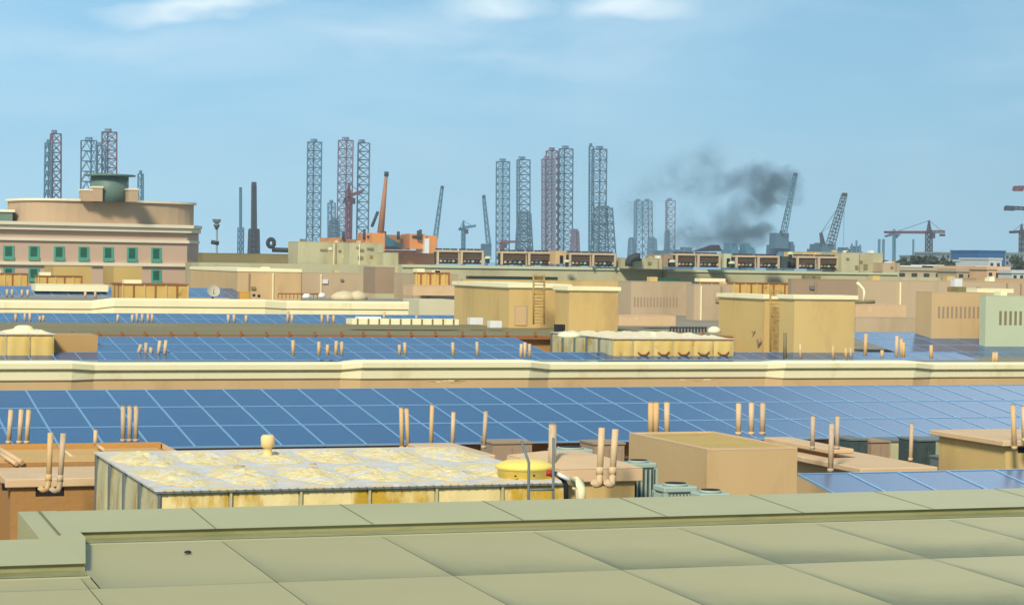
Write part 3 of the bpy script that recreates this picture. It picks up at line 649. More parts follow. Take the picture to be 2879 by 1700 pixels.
# right plant room
x0, x1, y0, y1, zb, zt = lb(2795, 2828, 3300, 1240, 1330, 41.5)
plant_room('tan plant room with a salmon slab at the right edge of the view', x0, x1, y0, y0+2.5, RZ1, zt+.02, .14, .11, wallm=tan2, holes=((2862, 2895, 1256, 1272),))
pipes('on the plant room at the right edge', 41.0, [(2852, 2848, 1138, 1262), (2880, 2878, 1142, 1240)], .048)
# low array in front right
pT = onC(2240, 1331, 38.0); 
AR0 = solar_array('small single row of blue panels at the lower right, just above the green roof', 0, pT.y, pT.z, pT.x, 9, 1, Lp=2.0, tilt=8)

# ================================================================= parapets with cream cornices
def parapet(lst, zc, label, wallm=tan, hw=.8, group=None, full=(0, 2879)):
    """lst: (px left, px right, y top, forward offset)"""
    p0 = onC(1440, lst[0][2], zc); root = thing('parapet_wall', (p0.x, p0.y, p0.z-hw-1.5), label, 'parapet', 'long cream parapets')
    k = zc/62.0; path = []
    for (a, b, yt, off) in lst:
        A = onY(a, yt, p0.y-off); B = onY(b, yt, p0.y-off); c = .30*k
        path += [(A.x+(c if a > 0 else 0), off, A.z), (B.x-(c if b < 2879 else 0), off, A.z)]
    def prof(off, z):
        y = p0.y-off; h1 = .235*k; h2 = (.27 if off > 0 else .21)*k
        return [(y-.02, z-.05*k), (y+.02, z), (p0.y+.55, z), (p0.y+.55, z-h1-h2-.03), (y+.16, z-h1-h2-.03), (y+.13, z-h1-h2), (y+.10, z-h1-.05), (y+.15, z-h1-.035), (y+.13, z-h1), (y+.0, z-h1+.04)]
    def wprof(off, z):
        y = p0.y-off; h = (.235+(.27 if off > 0 else .21))*k
        return [(y+.19, z-h-.034), (p0.y+.9, z-h-.034), (p0.y+.9, z-hw-1.5), (y+.19, z-hw-1.5)]
    for fn, nm, mm in ((prof, 'cornice', cream), (wprof, 'wall', wallm)):
        mb = MB(); rings = []
        for (x, off, z) in path:
            i = len(mb.v); pr = fn(off, z); mb.v += [Vector((x, y, zz)) for y, zz in pr]; rings.append((i, len(pr)))
        for (i, n), (j, _) in zip(rings, rings[1:]):
            for q in range(n): mb.f.append((i+q, j+q, j+(q+1) % n, i+(q+1) % n)); mb.sm.append(False)
        i, n = rings[0]; mb.f.append(tuple(range(i, i+n))); i, n = rings[-1]; mb.f.append(tuple(range(i+n-1, i-1, -1))); mb.sm += [False]*2
        mb.build(nm, mm, root)
    return p0.y
CRK = [(410, 1066, 90, .0), (1195, 1074, 90, .26), (1900, 1066, 110, .0)]
PY2 = parapet([(-500, 235, 1017, .2), (235, 990, 1020, 0), (990, 1520, 1014, .26), (1520, 2184, 1019, 0), (2184, 2600, 1016, .24), (2600, 3400, 1020, 0)], 62.0, 'lower cream parapet with a double moulding and tan base, right behind the nearest solar array')
pw_ = [o for o in bpy.data.objects if o.get('label', '').startswith('lower cream parapet')][0]
ck = random.Random(9)
for (px, py, wd_, of_) in CRK:
    for q in range(9):
        p = onY(px+ck.uniform(0, wd_), py+ck.uniform(-5, 5), PY2-.0); a_ = ck.uniform(.1, .35)
        y_ = PY2-of_+.19
        bb(p.x, p.x+a_, y_-.012, y_-.002, p.z, p.z+ck.uniform(.015, .03)).build('flaking_plaster', ck.choice([cream, tan2]), pw_)
b2 = thing('building', (50, 90, 0), 'middle flat-roofed block behind the lower cream parapet, with olive roof and solar rows', 'building')
RZ2 = 18-4.6
p0 = onC(1440, 1093, 63); 
bb(-40, 140, PY2+.92, 190, 0, RZ2-0.05).build('wall', tan, b2)
bb(-40, 140, PY2+.92, 190, RZ2-.046, RZ2).build('roof', gray, b2)

# second solar array: three rows, the lowest one running on to both sides
pT = onC(250, 946, 94.6); YT2, ZT2 = pT.y, pT.z
xs2 = pT.x-0.2-6*1.01
def skip2(r_, k):
    if r_ < 2: return k < 6 or k > 25
    return False
AR2 = solar_array('second solar array behind the lower cream parapet, its lowest row running on', 0, YT2, ZT2, xs2, 47, 3, Lp=2.2, tilt=6.4, skip=skip2, legs=False)
pT = onC(2400, 933, 118.0)
AR2R = solar_array('hazy turned solar array at the right edge below the slotted walls', 0, pT.y, pT.z, pT.x-1, 14, 6, w=2.0, Lp=2.2, tilt=7.0, rot=0, legs=False)
# third array
pT = onC(-40, 879, 131.0)
AR3 = solar_array('third solar array, thin strip left of centre, below the upper cream parapet', 0, pT.y, pT.z, pT.x, 12, 3, Lp=2.4, tilt=6.5, legs=False)
pT = onC(282, 880, 131.0)
AR3b = solar_array('thin strip of solar panels right of the tan gap, below the upper cream parapet', 0, pT.y, pT.z, pT.x, 32, 3, w=1.01, Lp=2.4, tilt=6.5, legs=False)
pT = onC(-60, 803, 185.0)
AR4 = solar_array('farthest solar array, faint strip at the left edge above the upper cream parapet', 0, pT.y, pT.z, pT.x, 16, 2, w=1.4, Lp=3.4, tilt=6, legs=False)

# olive roof with rusty front edge
A = onC(-60, 938, 96.0); B = onY(2060, 941, A.y)
orf = thing('roof_deck', ((A.x+B.x)/2, A.y+5, RZ2), 'olive weathered roof deck with a rusty front edge, across the view above array two', 'roof')
yb_ = onZ(500, 908, A.z).y
bb(A.x, B.x, A.y, yb_, A.z-.1, A.z).build('deck', olive, orf)
bb(A.x, B.x, A.y-.06, A.y-.002, A.z-.19, A.z-.02).build('fascia', rust, orf)
bb(A.x, B.x, A.y+.3, yb_-.4, RZ2, A.z-.105).build('wall', orangewall, orf)
for px in range(205, 2000, 68):
    p = onY(px+rng.randint(-6, 6), 940, A.y); bb(p.x-.06, p.x+.06, A.y-.12, A.y-.062, p.z-.08, p.z+.14).build('bracket', rust, orf)
OY, OZ = A.y, A.z

# tanks on the middle roof
x0, x1, y0, y1, zb, zt = lb(1552, 1722, 2060, 951, 1012, 97.0)
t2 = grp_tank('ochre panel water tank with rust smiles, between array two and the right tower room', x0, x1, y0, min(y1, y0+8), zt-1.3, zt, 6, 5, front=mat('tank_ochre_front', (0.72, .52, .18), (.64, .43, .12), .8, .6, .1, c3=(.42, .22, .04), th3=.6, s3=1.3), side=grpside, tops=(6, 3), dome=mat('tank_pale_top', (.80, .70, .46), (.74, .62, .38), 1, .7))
for (a, c, s_, h_) in ((1622, 940, .55, .22), (1862, 930, .16, .25)):
    q = onZ(a, 950, zt); MB().lathe((q.x, q.y+1, zt), [(s_, 0), (s_*.95, h_*.6), (s_*.5, h_)], 18).build('lid', cream, t2)
for k in range(6):
    cx = x0+(k+.5)*(x1-x0)/6
    if k == 0: continue
    MB().tube([Vector((cx-.28, y0-.10, zt-.62)), Vector((cx-.12, y0-.11, zt-.74)), Vector((cx+.1, y0-.11, zt-.74)), Vector((cx+.28, y0-.10, zt-.60))], .035, 6).build('rust_mark', rust, t2)
x0, x1, y0, y1, zb, zt = lb(-60, -50, 150, 938, 1010, 88.0)
t3 = grp_tank('yellow panel water tank with a domed lid at the left edge beside array two', x0, x1, y0, y0+3.2, zt-1.2, zt, 3, 3, front=MATS['tank_ochre_front'], tops=(3, 2), dome=cream)
q = onY(66, 930, y0+1.2); MB().lathe((q.x, q.y, zt), [(.75, 0), (.7, .1), (.4, .16), (.36, .26), (.2, .32)], 20).build('lid', cream, t3)
x0, x1, y0, y1, zb, zt = lb(150, 150, 275, 942, 1012, 90.5, 3)
pw = thing('plant_room', ((x0+x1)/2, y0+1, RZ2), 'orange-tan wall between the left yellow tank and the second solar array', 'wall')
bb(x0-.2, x1, y0, y0+2.5, RZ2, zt).build('wall', mat('orange_tan_wall', (.50, .30, .11), (.46, .28, .11), .4, .9, .2), pw)

# pale low tank lids in front of the left tower room
x0, x1, y0, y1, zb, zt = lb(985, 990, 1290, 896, 912, 108, 2.2)
pl_ = thing('duct', ((x0+x1)/2, y0, OZ), 'long low pale yellow duct lying in front of the left tower room', 'duct')
bb(x0, x1, y0, y0+1.2, zt-.28, zt).build('duct', cream, pl_)
for k in range(10): bb(x0+(k+.5)*(x1-x0)/10-.04, x0+(k+.5)*(x1-x0)/10+.04, y0-.03, y0-.002, zt-.3, zt+.01).build('joint', olive, pl_)
bb(x0+.4, x0+1.6, y0+.3, y0+.9, zt+.002, zt+.1).build('lid', white, pl_)

# tower rooms with cream cornices and rusty ladders
def tower(label, boxes, ladder, zc, wm=tan2, door=None, marks=()):
    root = None
    for i, (pbl, pc, pr, yt, yb, zcc, kap) in enumerate(boxes):
        x0, x1, y0, y1, zb, zt = lb(pbl, pc, pr, yt, yb, zcc)
        y1 = min(y1, y0+10)
        if root is None: root = thing('tower_room', ((x0+x1)/2, y0+1, RZ2), label, 'plant room', 'tower rooms with cream cornices')
        bb(x0, x1, y0, y1, RZ2, zt-.02).build('wall', wm, root)
        if kap:
            k = zcc/110
            bb(x0-.12*k, x1+.12*k, y0-.12*k, y1+.1*k, zt-.2*k, zt).build('cornice', cream, root)
            bb(x0-.05*k, x1+.05*k, y0-.05*k, y1+.05*k, zt-.26*k, zt-.202*k).build('moulding', cream, root)
    if ladder:
        (pa, pb_, yt, yb, zl) = ladder
        lm = mat('rusty_ladder', (.42, .27, .08), (.34, .21, .06), 3, .8)
        for px in (pa, pb_): MB().tube([onC(px, yb, zl), onC(px, yt, zl)], .05, 6).build('ladder_rail', lm, root)
        n = 16
        for k in range(n):
            yy = yt+(yb-yt)*(k+.5)/n; MB().tube([onC(pa, yy, zl), onC(pb_, yy, zl)], .03, 5).build('ladder_rung', lm, root)
        for k in range(5):
            yy = yt+(yb-yt)*(k+.3)/6
            a = onC(pa, yy, zl); b = onC(pb_, yy, zl); mid = (a+b)/2+Vector((0, -.5, 0))
            MB().tube([a, a+Vector((.05, -.35, 0)), mid, b+Vector((-.05, -.35, 0)), b], .025, 5).build('ladder_hoop', lm, root)
    if door:
        a = onC(door[0], door[2], door[4]); y = None
        x0, x1, y0, y1, zb, zt = lb(*boxes[0][:6])
        A = onY(door[0], door[2], y0); B = onY(door[1], door[3], y0)
        bb(A.x, B.x, y0-.03, y0-.002, B.z, A.z).build('door_frame', pink, root)
        bb(A.x+.08, B.x-.08, y0-.05, y0-.031, B.z, A.z-.08).build('door', mat('tan_door', (.62, .42, .22), None, .5, .7), root)
    for (px, py, s_) in marks:
        x0, x1, y0, y1, zb, zt = lb(*boxes[0][:6]); d = ray(px, py); X = x0-.02
        p = CAM+d*(X/d.x); MB().tube([p, p-Vector((.15, 0, 0))], s_, 10).build('wall_vent', brown, root)
    return root
tower('left tower room with two blocks, cream cornices and a rusty caged ladder', [(1278, 1432, 1600, 797, 918, 116, True), (1562, 1600, 1738, 805, 918, 112, True)], (1500, 1530, 770, 912, 114), 110, door=(1446, 1482, 858, 914, 116))
tower('right tower room with two blocks, cream cornices and a rusty caged ladder', [(2022, 2150, 2215, 829, 1006, 105, True), (2192, 2234, 2404, 829, 1006, 101, True)], (2166, 2196, 812, 1004, 104), 103, marks=((2138, 960, .14), (2122, 932, .06)))
for (px, yt, yb, nm) in ((2207, 935, 1010, 'dark vent stack at the foot of the right tower room'),):
    tag(MB().tube([onC(px, yb, 99), onC(px, yt, 99)], .09, 8).build('vent_pipe', olive), nm, 'pipe')
pipes('at the right tower room foot', 99, [(2250, 2250, 966, 1006), (2342, 2342, 972, 1006), (2378, 2378, 978, 1006), (2392, 2392, 977, 1006)], .07)
pipes('clustered over the left part of array two', 91, [(385, 397, 968, 1001), (409, 411, 963, 1001), (424, 424, 976, 1001), (444, 450, 957, 1001), (462, 467, 956, 1001)], .075)
pipes('clustered over the middle of array two', 91, [(824, 824, 956, 998), (896, 897, 960, 998), (920, 921, 968, 998), (944, 946, 958, 998), (961, 961, 960, 998)], .075)
pipes('over array two, right of its middle', 91, [(1123, 1123, 968, 998), (1139, 1138, 962, 998), (1274, 1273, 962, 1000), (1342, 1341, 960, 1000)], .07)
pipes('over the right end of array two', 91, [(1464, 1466, 966, 1004), (1476, 1476, 962, 1004), (1489, 1489, 966, 1004)], .07)
pipes('in front of the hazy right solar array', 96, [(2432, 2435, 938, 1000), (2480, 2480, 984, 1006), (2520, 2522, 944, 1004), (2534, 2534, 952, 1004), (2540, 2540, 962, 1004), (2618, 2618, 970, 1008), (2792, 2795, 990, 1022), (2801, 2801, 990, 1022)], .085)
pipes('over the third solar strip, far left', 127, [(44, 44, 882, 904), (70, 70, 880, 904), (84, 84, 880, 904), (112, 112, 888, 904), (122, 122, 886, 904)], .08)
pipes('over the third solar strip, left of centre', 127, [(330, 332, 884, 906), (372, 372, 884, 906), (385, 385, 880, 906), (400, 400, 882, 906), (416, 416, 882, 906), (428, 428, 882, 906)], .08)
pipes('over the third solar strip, in its middle', 127, [(642, 642, 884, 907), (658, 658, 884, 907), (692, 692, 886, 907), (808, 810, 874, 907), (821, 821, 884, 907)], .09)
pipes('over the third solar strip, right end', 127, [(905, 905, 884, 908), (922, 922, 884, 908), (938, 938, 886, 908), (1080, 1080, 876, 898), (1171, 1171, 886, 898)], .08)
pipes('before the farthest solar strip, far left', 180, [(20, 20, 813, 835), (34, 34, 813, 835), (62, 62, 814, 835), (78, 78, 814, 835), (240, 240, 820, 835), (268, 268, 818, 838)], .11)

# ================================================================= upper cream parapet and the things behind it
PY3 = parapet([(-500, 290, 839, 0), (290, 776, 838, .5), (776, 1178, 845, 0)], 147.0, 'upper cream parapet left of the left tower room, below the pink hotel')
x0, x1, y0, y1, zb, zt = lb(1178, 1178, 1290, 842, 880, 150, 4)
tag(bb(x0, x1, y0, y0+4, RZ2, zt).build('wall', mat('grey_cream_wall', (.62, .57, .38), (.56, .5, .34), .2, .8)), 'short grey-cream wall continuing the upper cream parapet to the left tower room', 'wall')
b3 = thing('building', (60, 230, 0), 'far roof block between the upper cream parapet and the pink hotel', 'building')
bb(-60, 260, 191, 262, 0, 18-5.0).build('wall', pink, b3)
bb(-60, 260, 191, 262, 18-4.99, 18-4.95).build('roof', gray, b3)

def block(label, pbl, pc, pr, yt, yb, zc, m=tan, name='block', cat='building', cap=None, low=None, depth=None, parts=None, capm=None, slots=None, slotm=None):
    x0, x1, y0, y1, zb, zt = lb(pbl, pc, pr, yt, yb, zc, depth)
    y1 = min(max(y1, y0+.6), y0+30)
    zb = zb if low is None else low
    root = thing(name, ((x0+x1)/2, (y0+y1)/2, zb), label, cat)
    bb(x0, x1, y0, y1, zb, zt).build('wall', m, root)
    k = zc/FPX
    if cap: bb(x0-2*k, x1+2*k, y0-2*k, y1+2*k, zt+.003, zt+cap*k).build('cornice', capm or cream, root)
    else: bb(x0-.5*k, x1+.5*k, y0-.5*k, y1+.5*k, zt+.003, zt+1.6*k).build('coping', capm or m, root)
    if (x1-x0) > 2.5 and 'block' in name and not cat == 'block':
        rb_ = random.Random(int(pc*7+yt)); h = zt-max(zb, HC-zc*.045)
        for _ in range(0 if slots else rb_.randint(1, 2)):
            x = rb_.uniform(x0+.3, x1-.3); bb(x-.05, x+.05, y0-.14, y0-.03, max(zb, zt-h), zt-.1).build('downpipe', brown if rb_.random() < .6 else cream, root)
        for _ in range(0 if slots else rb_.randint(1, 4)):
            x = rb_.uniform(x0+.4, x1-.6); z = zt-rb_.uniform(.4, max(.5, h*.6)); q_ = rb_.uniform(.15, .4)
            bb(x, x+q_*1.4, y0-.16, y0-.004, z-q_, z).build('wall_vent', rb_.choice([brown, olive, white, steel]), root)
        for _ in range(rb_.randint(1, 3)):
            x = rb_.uniform(x0+.4, x1-.6); q_ = rb_.uniform(.2, .5); bb(x, x+q_*1.5, y0+.5, y0+1.2, zt+1.7*k, zt+1.7*k+q_*.8).build('roof_vent', rb_.choice([cream, tan2, white, olive]), root)
    if slots:
        (a, b, c, d, n) = slots
        A = onY(a, c, y0); B = onY(b, d, y0); w_ = (B.x-A.x)/n
        for j in range(n): bb(A.x+j*w_+w_*.25, A.x+j*w_+w_*.75, y0-.005, y0+.1, B.z, A.z).build('slot', slotm or dark, root)
    return root, (x0, x1, y0, y1, zb, zt)
def ochre_tank(label, pbl, pc, pr, yt, yb, zc, nf, ns, dp=6):
    x0, x1, y0, y1, zb, zt = lb(pbl, pc, pr, yt, yb, zc)
    y1 = min(y1, y0+dp)
    root = thing('water_tank', ((x0+x1)/2, y0, zb), label, 'water tank', 'ochre tanks in front of the hotel')
    bb(x0, x1, y0, y1, zb-.5, zt).build('shell', grpo, root)
    for k in range(nf+1):
        x = x0+(x1-x0)*k/nf; bb(x-.06, x+.06, y0-.08, y0-.002, zb-.5, zt-.02).build('flange', rust if k % 2 else tan2, root)
    for k in range(1, ns):
        y = y0+(y1-y0)*k/ns; bb(x0-.08, x0-.002, y-.07, y+.07, zb-.5, zt-.02).build('flange', rust, root)
    bb(x0-.1, x1+.1, y0-.1, y1+.1, zt+.003, zt+.10).build('rim', rust, root)
    bb(x0+.2, x0+(x1-x0)*.3, y0+.4, y0+1.6, zt+.102, zt+.4).build('lid', cream, root)
ochre_tank('ochre ribbed water tank in front of the right end of the hotel', 305, 345, 528, 800, 838, 175, 6, 3)
ochre_tank('small ochre ribbed water tank in front of the second hotel window', 98, 108, 230, 777, 800, 200, 5, 1)
ochre_tank('small ochre ribbed water tank at the left edge in front of the hotel', -40, -30, 78, 770, 790, 210, 5, 1)
block('long low cream wall below the small ochre tank', 88, 100, 305, 800, 818, 182, cream, 'low_wall', 'wall')
block('ochre wall box before the hotel, left one under the third window', 125, 150, 258, 750, 800, 215, mat('ochre_wall', (.55, .38, .13), None, .2, .9), 'block', 'block')
block('ochre wall box before the hotel, right one below the fifth window', 290, 320, 400, 750, 800, 214, MATS['ochre_wall'], 'block', 'block')
rr, g_ = block('tan block with a cream cornice right of the hotel corner', 535, 668, 846, 763, 840, 190, tan, 'block', 'building', cap=9, low=13)
block('orange low kiosk with black holes below the cream-topped block', 672, 675, 702, 822, 840, 175, mat('orange_kiosk', (.65, .35, .05), None, 1, .8), 'kiosk', 'kiosk')
# white satellite dish
p = onC(598, 838, 172); r_ = thing('satellite_dish', p, 'pale satellite dish standing before the cream-topped block', 'satellite dish')
MB().tube([p-Vector((0, 0, .6)), p+Vector((0, 0, .5))], .08, 8).build('mast', steel, r_)
dm = MB().grid(lambda u, v: (0.62*v*math.cos(u*2*math.pi), 0.62*v*math.sin(u*2*math.pi), .25*v*v), 20, 6)
dm.xf(Matrix.Translation(p+Vector((0, -.1, .5))) @ Matrix.Rotation(R(62), 4, 'X') @ Matrix.Scale(.85, 4)).build('dish', mat('faded_dish', (.50, .46, .36), None, 1, .8), r_)
MB().tube([p+Vector((0, -.15, .3)), p+Vector((0, -.6, .75))], .03, 6).build('feed_arm', steel, r_)
for i, (px, py) in enumerate(((714, 830), (728, 832))):
    p = onC(px, py, 172); o = MB().tube([p, p+Vector((.05, .2, 0))], .13, 14).build('tyre', black)
    tag(o, 'black round tyre, %s of the two by the orange kiosk' % ('left' if i == 0 else 'right'), 'tyre', 'black tyres by the orange kiosk')
block('pinkish block with clutter on its wall, right of the cream-topped block', 846, 850, 1045, 767, 832, 200, pink, 'block', 'building')
block('shaded brown block with a dark lower wall, left of the centre', 1022, 1055, 1110, 752, 825, 192, brown, 'block', 'building')
block('tan block with a lit ledge, left of the left tower room', 1108, 1165, 1290, 770, 842, 185, pink, 'block', 'building')
block('long lit salmon ledge beside the left tower room', 1160, 1162, 1290, 803, 830, 180, pinkcap, 'low_wall', 'wall', depth=3)
ochre_tank('cream ribbed water tank left of the left tower room top', 1165, 1170, 1262, 768, 800, 183, 7, 1)
# railing equipment and beige domes behind upper parapet
rl = thing('railing', onC(850, 838, 165), 'rust red railing with white clutter behind the upper cream parapet', 'railing')
MB().tube([onC(782, 825, 165), onC(905, 826, 165)], .05, 6).build('rail', rust, rl)
for px in range(782, 906, 11): MB().tube([onC(px, 840, 165), onC(px, 825, 165)], .035, 5).build('post', rust, rl)
for i, (px, py, s_) in enumerate(((862, 838, .35), (905, 836, .3))):
    p = onC(px, py, 164); tag(MB().lathe(p, [(s_, 0), (s_, .15), (s_*.6, .35)], 12).build('tank_lid', white), ['left', 'right'][i]+' white lid by the rust red railing', 'lid')
for i, (px, s_) in enumerate(((968, 1.1), (1005, .8))):
    p = onC(px, 842, 160); tag(MB().lathe(p, [(s_, 0), (s_*.9, .3), (s_*.55, .55), (.1, .66)], 16).build('dome', mat('beige_dome', (.66, .54, .32), None, 1, .8)), ['larger left', 'smaller right'][i]+' beige dome behind the upper cream parapet', 'dome')

# between and right of the tower rooms
block('pinkish block with a row of fourteen louvre slots between the tower rooms', 1738, 1775, 1945, 792, 900, 190, pink, 'block', 'building', slots=(1780, 1907, 835, 864, 14), slotm=brown, low=13)
block('pink wall set back between the slotted block and the right tower room', 1930, 1952, 2060, 800, 900, 176, pink, 'block', 'building', low=13)
block('low salmon wall below the louvre slots', 1738, 1740, 1900, 888, 915, 150, pinkcap, 'low_wall', 'wall', depth=2)
block('dark green box on the roof between the tower rooms', 1850, 1866, 1912, 782, 800, 200, mat('dark_green_box', (.03, .10, .06), None, 1, .6), 'box', 'box')
ochre_tank('long cream ribbed water tank above the right tower room', 1965, 1968, 2222, 795, 818, 188, 16, 1, 4)
block('brown-grey shaded block rising behind the right tower room', 2222, 2225, 2412, 785, 835, 165, brown, 'block', 'building', low=13)
block('dark window band above the left tower room', 1312, 1316, 1568, 777, 790, 205, mat('dark_green_window', (.03, .05, .035), None, 1, .3), 'window_band', 'window')
block('cream top edge wall of the far block behind the left tower room', 1295, 1300, 1740, 786, 800, 200, tan2, 'low_wall', 'wall')
block('broad pink wall right of the right tower room', 2404, 2408, 2640, 788, 870, 170, pink, 'block', 'building', low=13)
block('lit salmon ledge below the broad pink wall', 2404, 2406, 2548, 857, 893, 150, pinkcap, 'low_wall', 'wall', depth=2)
block('shaded low pink wall above the hazy solar array', 2404, 2406, 2606, 893, 940, 145, pink, 'low_wall', 'wall', depth=2)
block('tan block with a row of eleven dark slots, beside the pale green one', 2575, 2620, 2772, 822, 955, 117.2, tan, 'block', 'building', slots=(2634, 2768, 861, 895, 11), slotm=brown, low=12)
block('pale green block with five dark slots at the right edge', 2766, 2772, 3000, 832, 965, 115.2, palegreen, 'block', 'building', slots=(2806, 2876, 874, 914, 5), slotm=olive, low=12)
block('long tan roof block behind the slotted ones at the right', 2580, 2600, 3000, 790, 850, 180, pink, 'block', 'building', low=13)
block('orange-tan block at the right edge under the blue shed', 2700, 2745, 3000, 783, 830, 190, mat('orange_tan_block', (.55, .35, .18), None, .2, .9), 'block', 'building', low=13)
block('thin cream coping wall above the pale green block', 2745, 2748, 2850, 812, 822, 160, cream, 'low_wall', 'wall', depth=2)
block('small white rooftop box on the right long roof', 2680, 2684, 2706, 784, 805, 175, white, 'box', 'box')
p = onC(2426, 852, 108); r_ = thing('pipe', p, 'cream cane-shaped pipe bending over beside the right tower room', 'pipe')
MB().tube([p, onC(2430, 822, 108), onC(2427, 812, 108), onC(2418, 802, 108), onC(2409, 794, 108)], .07, 10).build('pipe', cream, r_)
MB().tube([onC(2402, 849, 108), onC(2460, 848, 108)], .09, 8).build('foot_pipe', olive, r_)
p = onC(2008, 935, 103); r_ = thing('satellite_dish', p, 'small pale dish left of the right tower room, above the ochre tank', 'satellite dish')
MB().lathe(p, [(.34, 0), (.31, .15), (.2, .26), (.1, .3)], 16).build('dish', cream, r_)
cl = thing('railing', onC(1940, 932, 112), 'low dark railing beside the small pale dish', 'railing')
for px in range(1885, 1985, 9): MB().tube([onC(px, 934, 112), onC(px, 918, 112)], .05, 5).build('post', darkst, cl)
MB().tube([onC(1885, 920, 112), onC(1984, 922, 112)], .04, 5).build('rail', darkst, cl)
for i, (px, py, s_) in enumerate(((1340, 893, .35), (1395, 902, .32), (1578, 912, .22))):
    p = onC(px, py, 111); tag(bb(p.x-s_, p.x+s_, p.y, p.y+.5, p.z-.35, p.z).build('cooling_box', white if i < 2 else black), ['small white box at the left foot of the left tower room', 'pale box before the left tower room door', 'small black box at the corner of the left tower room'][i], 'box')

# ================================================================= long pale-green roof building with chillers
ZA = 292.0
pl0 = onC(1130, 745, ZA)
acb = thing('building', (pl0.x+20, pl0.y+10, 0), 'long pale green-beige building whose roof carries the chiller rows', 'building')
def seg(px0, px1, yt, m, dz=0, dd=12, zc=ZA, nm='wall'):
    Y = pl0.y+(zc-ZA); A = onY(px0, yt, Y); B = onY(px1, yt, Y); bb(A.x, B.x, Y, Y+dd, 0, A.z).build(nm, m, acb); return A, B, Y
seg(560, 1130, 738, green, zc=ZA+2, dd=10)
A, B, YA = seg(1130, 1862, 744, green, dd=14)
seg(1876, 2524, 757, green, dd=14, zc=ZA-1.5)
seg(2524, 2900, 778, green, dd=10, zc=ZA+6)
for (a, b, y_, z_) in ((1130, 1862, 744, ZA), (1876, 2524, 757, ZA-1.5)):
    Y = pl0.y+(z_-ZA); A = onY(a, y_, Y); B = onY(b, y_, Y); bb(A.x, B.x, Y-.25, Y-.002, A.z-.35, A.z+.05).build('coping', palegreen, acb)
def rblock(label, a, b, yt, yb, zc, m, name='roof_block', parts=()):
    r_, (x0, x1, y0, y1, zb, zt) = block(label, a-1, a, b, yt, yb, zc, m, name, 'building', depth=6)
    for (pa, pb_, ya, yb2, mm, nm) in parts:
        A = onY(pa, ya, y0); B = onY(pb_, yb2, y0); bb(A.x, B.x, y0-.12, y0-.003, B.z, A.z).build(nm, mm, r_)
    return r_
rblock('green-beige roof room left half, below the red tower crane', 838, 976, 680, 745, 300, green, parts=((900, 920, 700, 706, olive, 'vent'),))
rblock('green-beige roof room right half, left of the orange ship', 983, 1078, 683, 745, 299, green, parts=((1006, 1020, 720, 730, olive, 'vent'), (1040, 1047, 718, 726, olive, 'vent')))
rblock('low green-beige roof box stepping down left of the chillers', 1078, 1120, 711, 750, 297, green)
rblock('pale green low roof room in the gap between the chiller rows', 1774, 1862, 726, 755, 298, green, parts=((1796, 1803, 727, 732, dark, 'vent'),))
rblock('green-beige roof room at the right end of the chillers', 2366, 2482, 711, 765, 298, green, parts=((2404, 2412, 746, 757, olive, 'vent'), (2428, 2438, 742, 757, olive, 'vent')))
rblock('tall thin tan roof wall behind the rightmost chiller', 2256, 2372, 709, 722, 308, tan2)
rblock('pink low roof room beside the far trees', 2482, 2530, 740, 765, 297, pink)
# chillers
def chiller(i, n, a, b, yt, yb, zc, row):
    p = onC(a, yt, zc); q = onY(b, yt, p.y); zb = onY(a, yb, p.y).z
    x0, x1, y0, z1 = p.x, q.x, p.y, p.z
    lab = 'dark louvred rooftop chiller, %s in %s' % (ordlabel(i, n), row)
    r_ = thing('chiller', ((x0+x1)/2, y0, zb), lab, 'chiller', 'dark louvred chillers on the long roof')
    bb(x0+.15, x1-.15, y0+.2, y0+2.2, zb+.7, z1-.3).build('coil', chill, r_)
    bb(x0, x1, y0, y0+2.4, z1-.28, z1).build('top_frame', chillf, r_)
    bb(x0+.2, x1-.2, y0+.5, y0+2, zb+.01, zb+.68).build('compressor', darkst, r_)
    for x in (x0+.1, x1-.1): bb(x-.14, x+.14, y0, y0+.3, zb, z1-.282).build('post', chillf, r_)
    for k in range(5):
        x = x0+(k+.7)*(x1-x0)/5.4; MB().tube([Vector((x, y0+.3, zb+.35)), Vector((x+.35, y0+.3, zb+.38))],   .17, 8).build('pipe', [chillf, brown, olive, acg, chill][(k+i) % 5], r_)
    for k in range(3):
        x = x0+(k+.5)*(x1-x0)/3; MB().lathe((x, y0+1.2, z1), [(.5, 0), (.5, .22)], 12).build('fan', darkst, r_)
rows = [('the far left row by the orange ship', [(1230, 1294, 702, 741), (1297, 1360, 703, 742)]),
        ('the second row from the left', [(1410, 1484, 706, 744), (1487, 1553, 707, 745)]),
        ('the third row, left of the gap', [(1602, 1664, 710, 747), (1667, 1732, 711, 748)]),
        ('the row right of the gap', [(1902, 1960, 712, 750), (1963, 2026, 713, 751)]),
        ('the fifth row', [(2070, 2128, 717, 752), (2132, 2192, 718, 753)]),
        ('the rightmost row', [(2242, 2298, 719, 755), (2302, 2358, 720, 756)])]
for row, l_ in rows:
    for i, (a, b, yt, yb) in enumerate(l_): chiller(i, 2, a, b, yt, yb, 300 if a < 1870 else 298, row)
misc = [(1562, 1592, 706, 742, tan, 'tan roof cabin with a dark door between the second and third chiller rows'), (2036, 2056, 714, 752, palegreen, 'pale roof box between the fourth and fifth chiller rows'), (2198, 2236, 722, 754, acd, 'dark green roof box left of the rightmost chillers'), (1866, 1896, 716, 750, brown, 'brown roof box left of the fourth chiller row')]
for (a, b, yt, yb, m_, lab) in misc:
    r_ = rblock(lab, a, b, yt, yb, 299, m_, 'roof_cabin', parts=(((a+b)/2-3, (a+b)/2+5, yt+12, yb-2, dark, 'door'),))
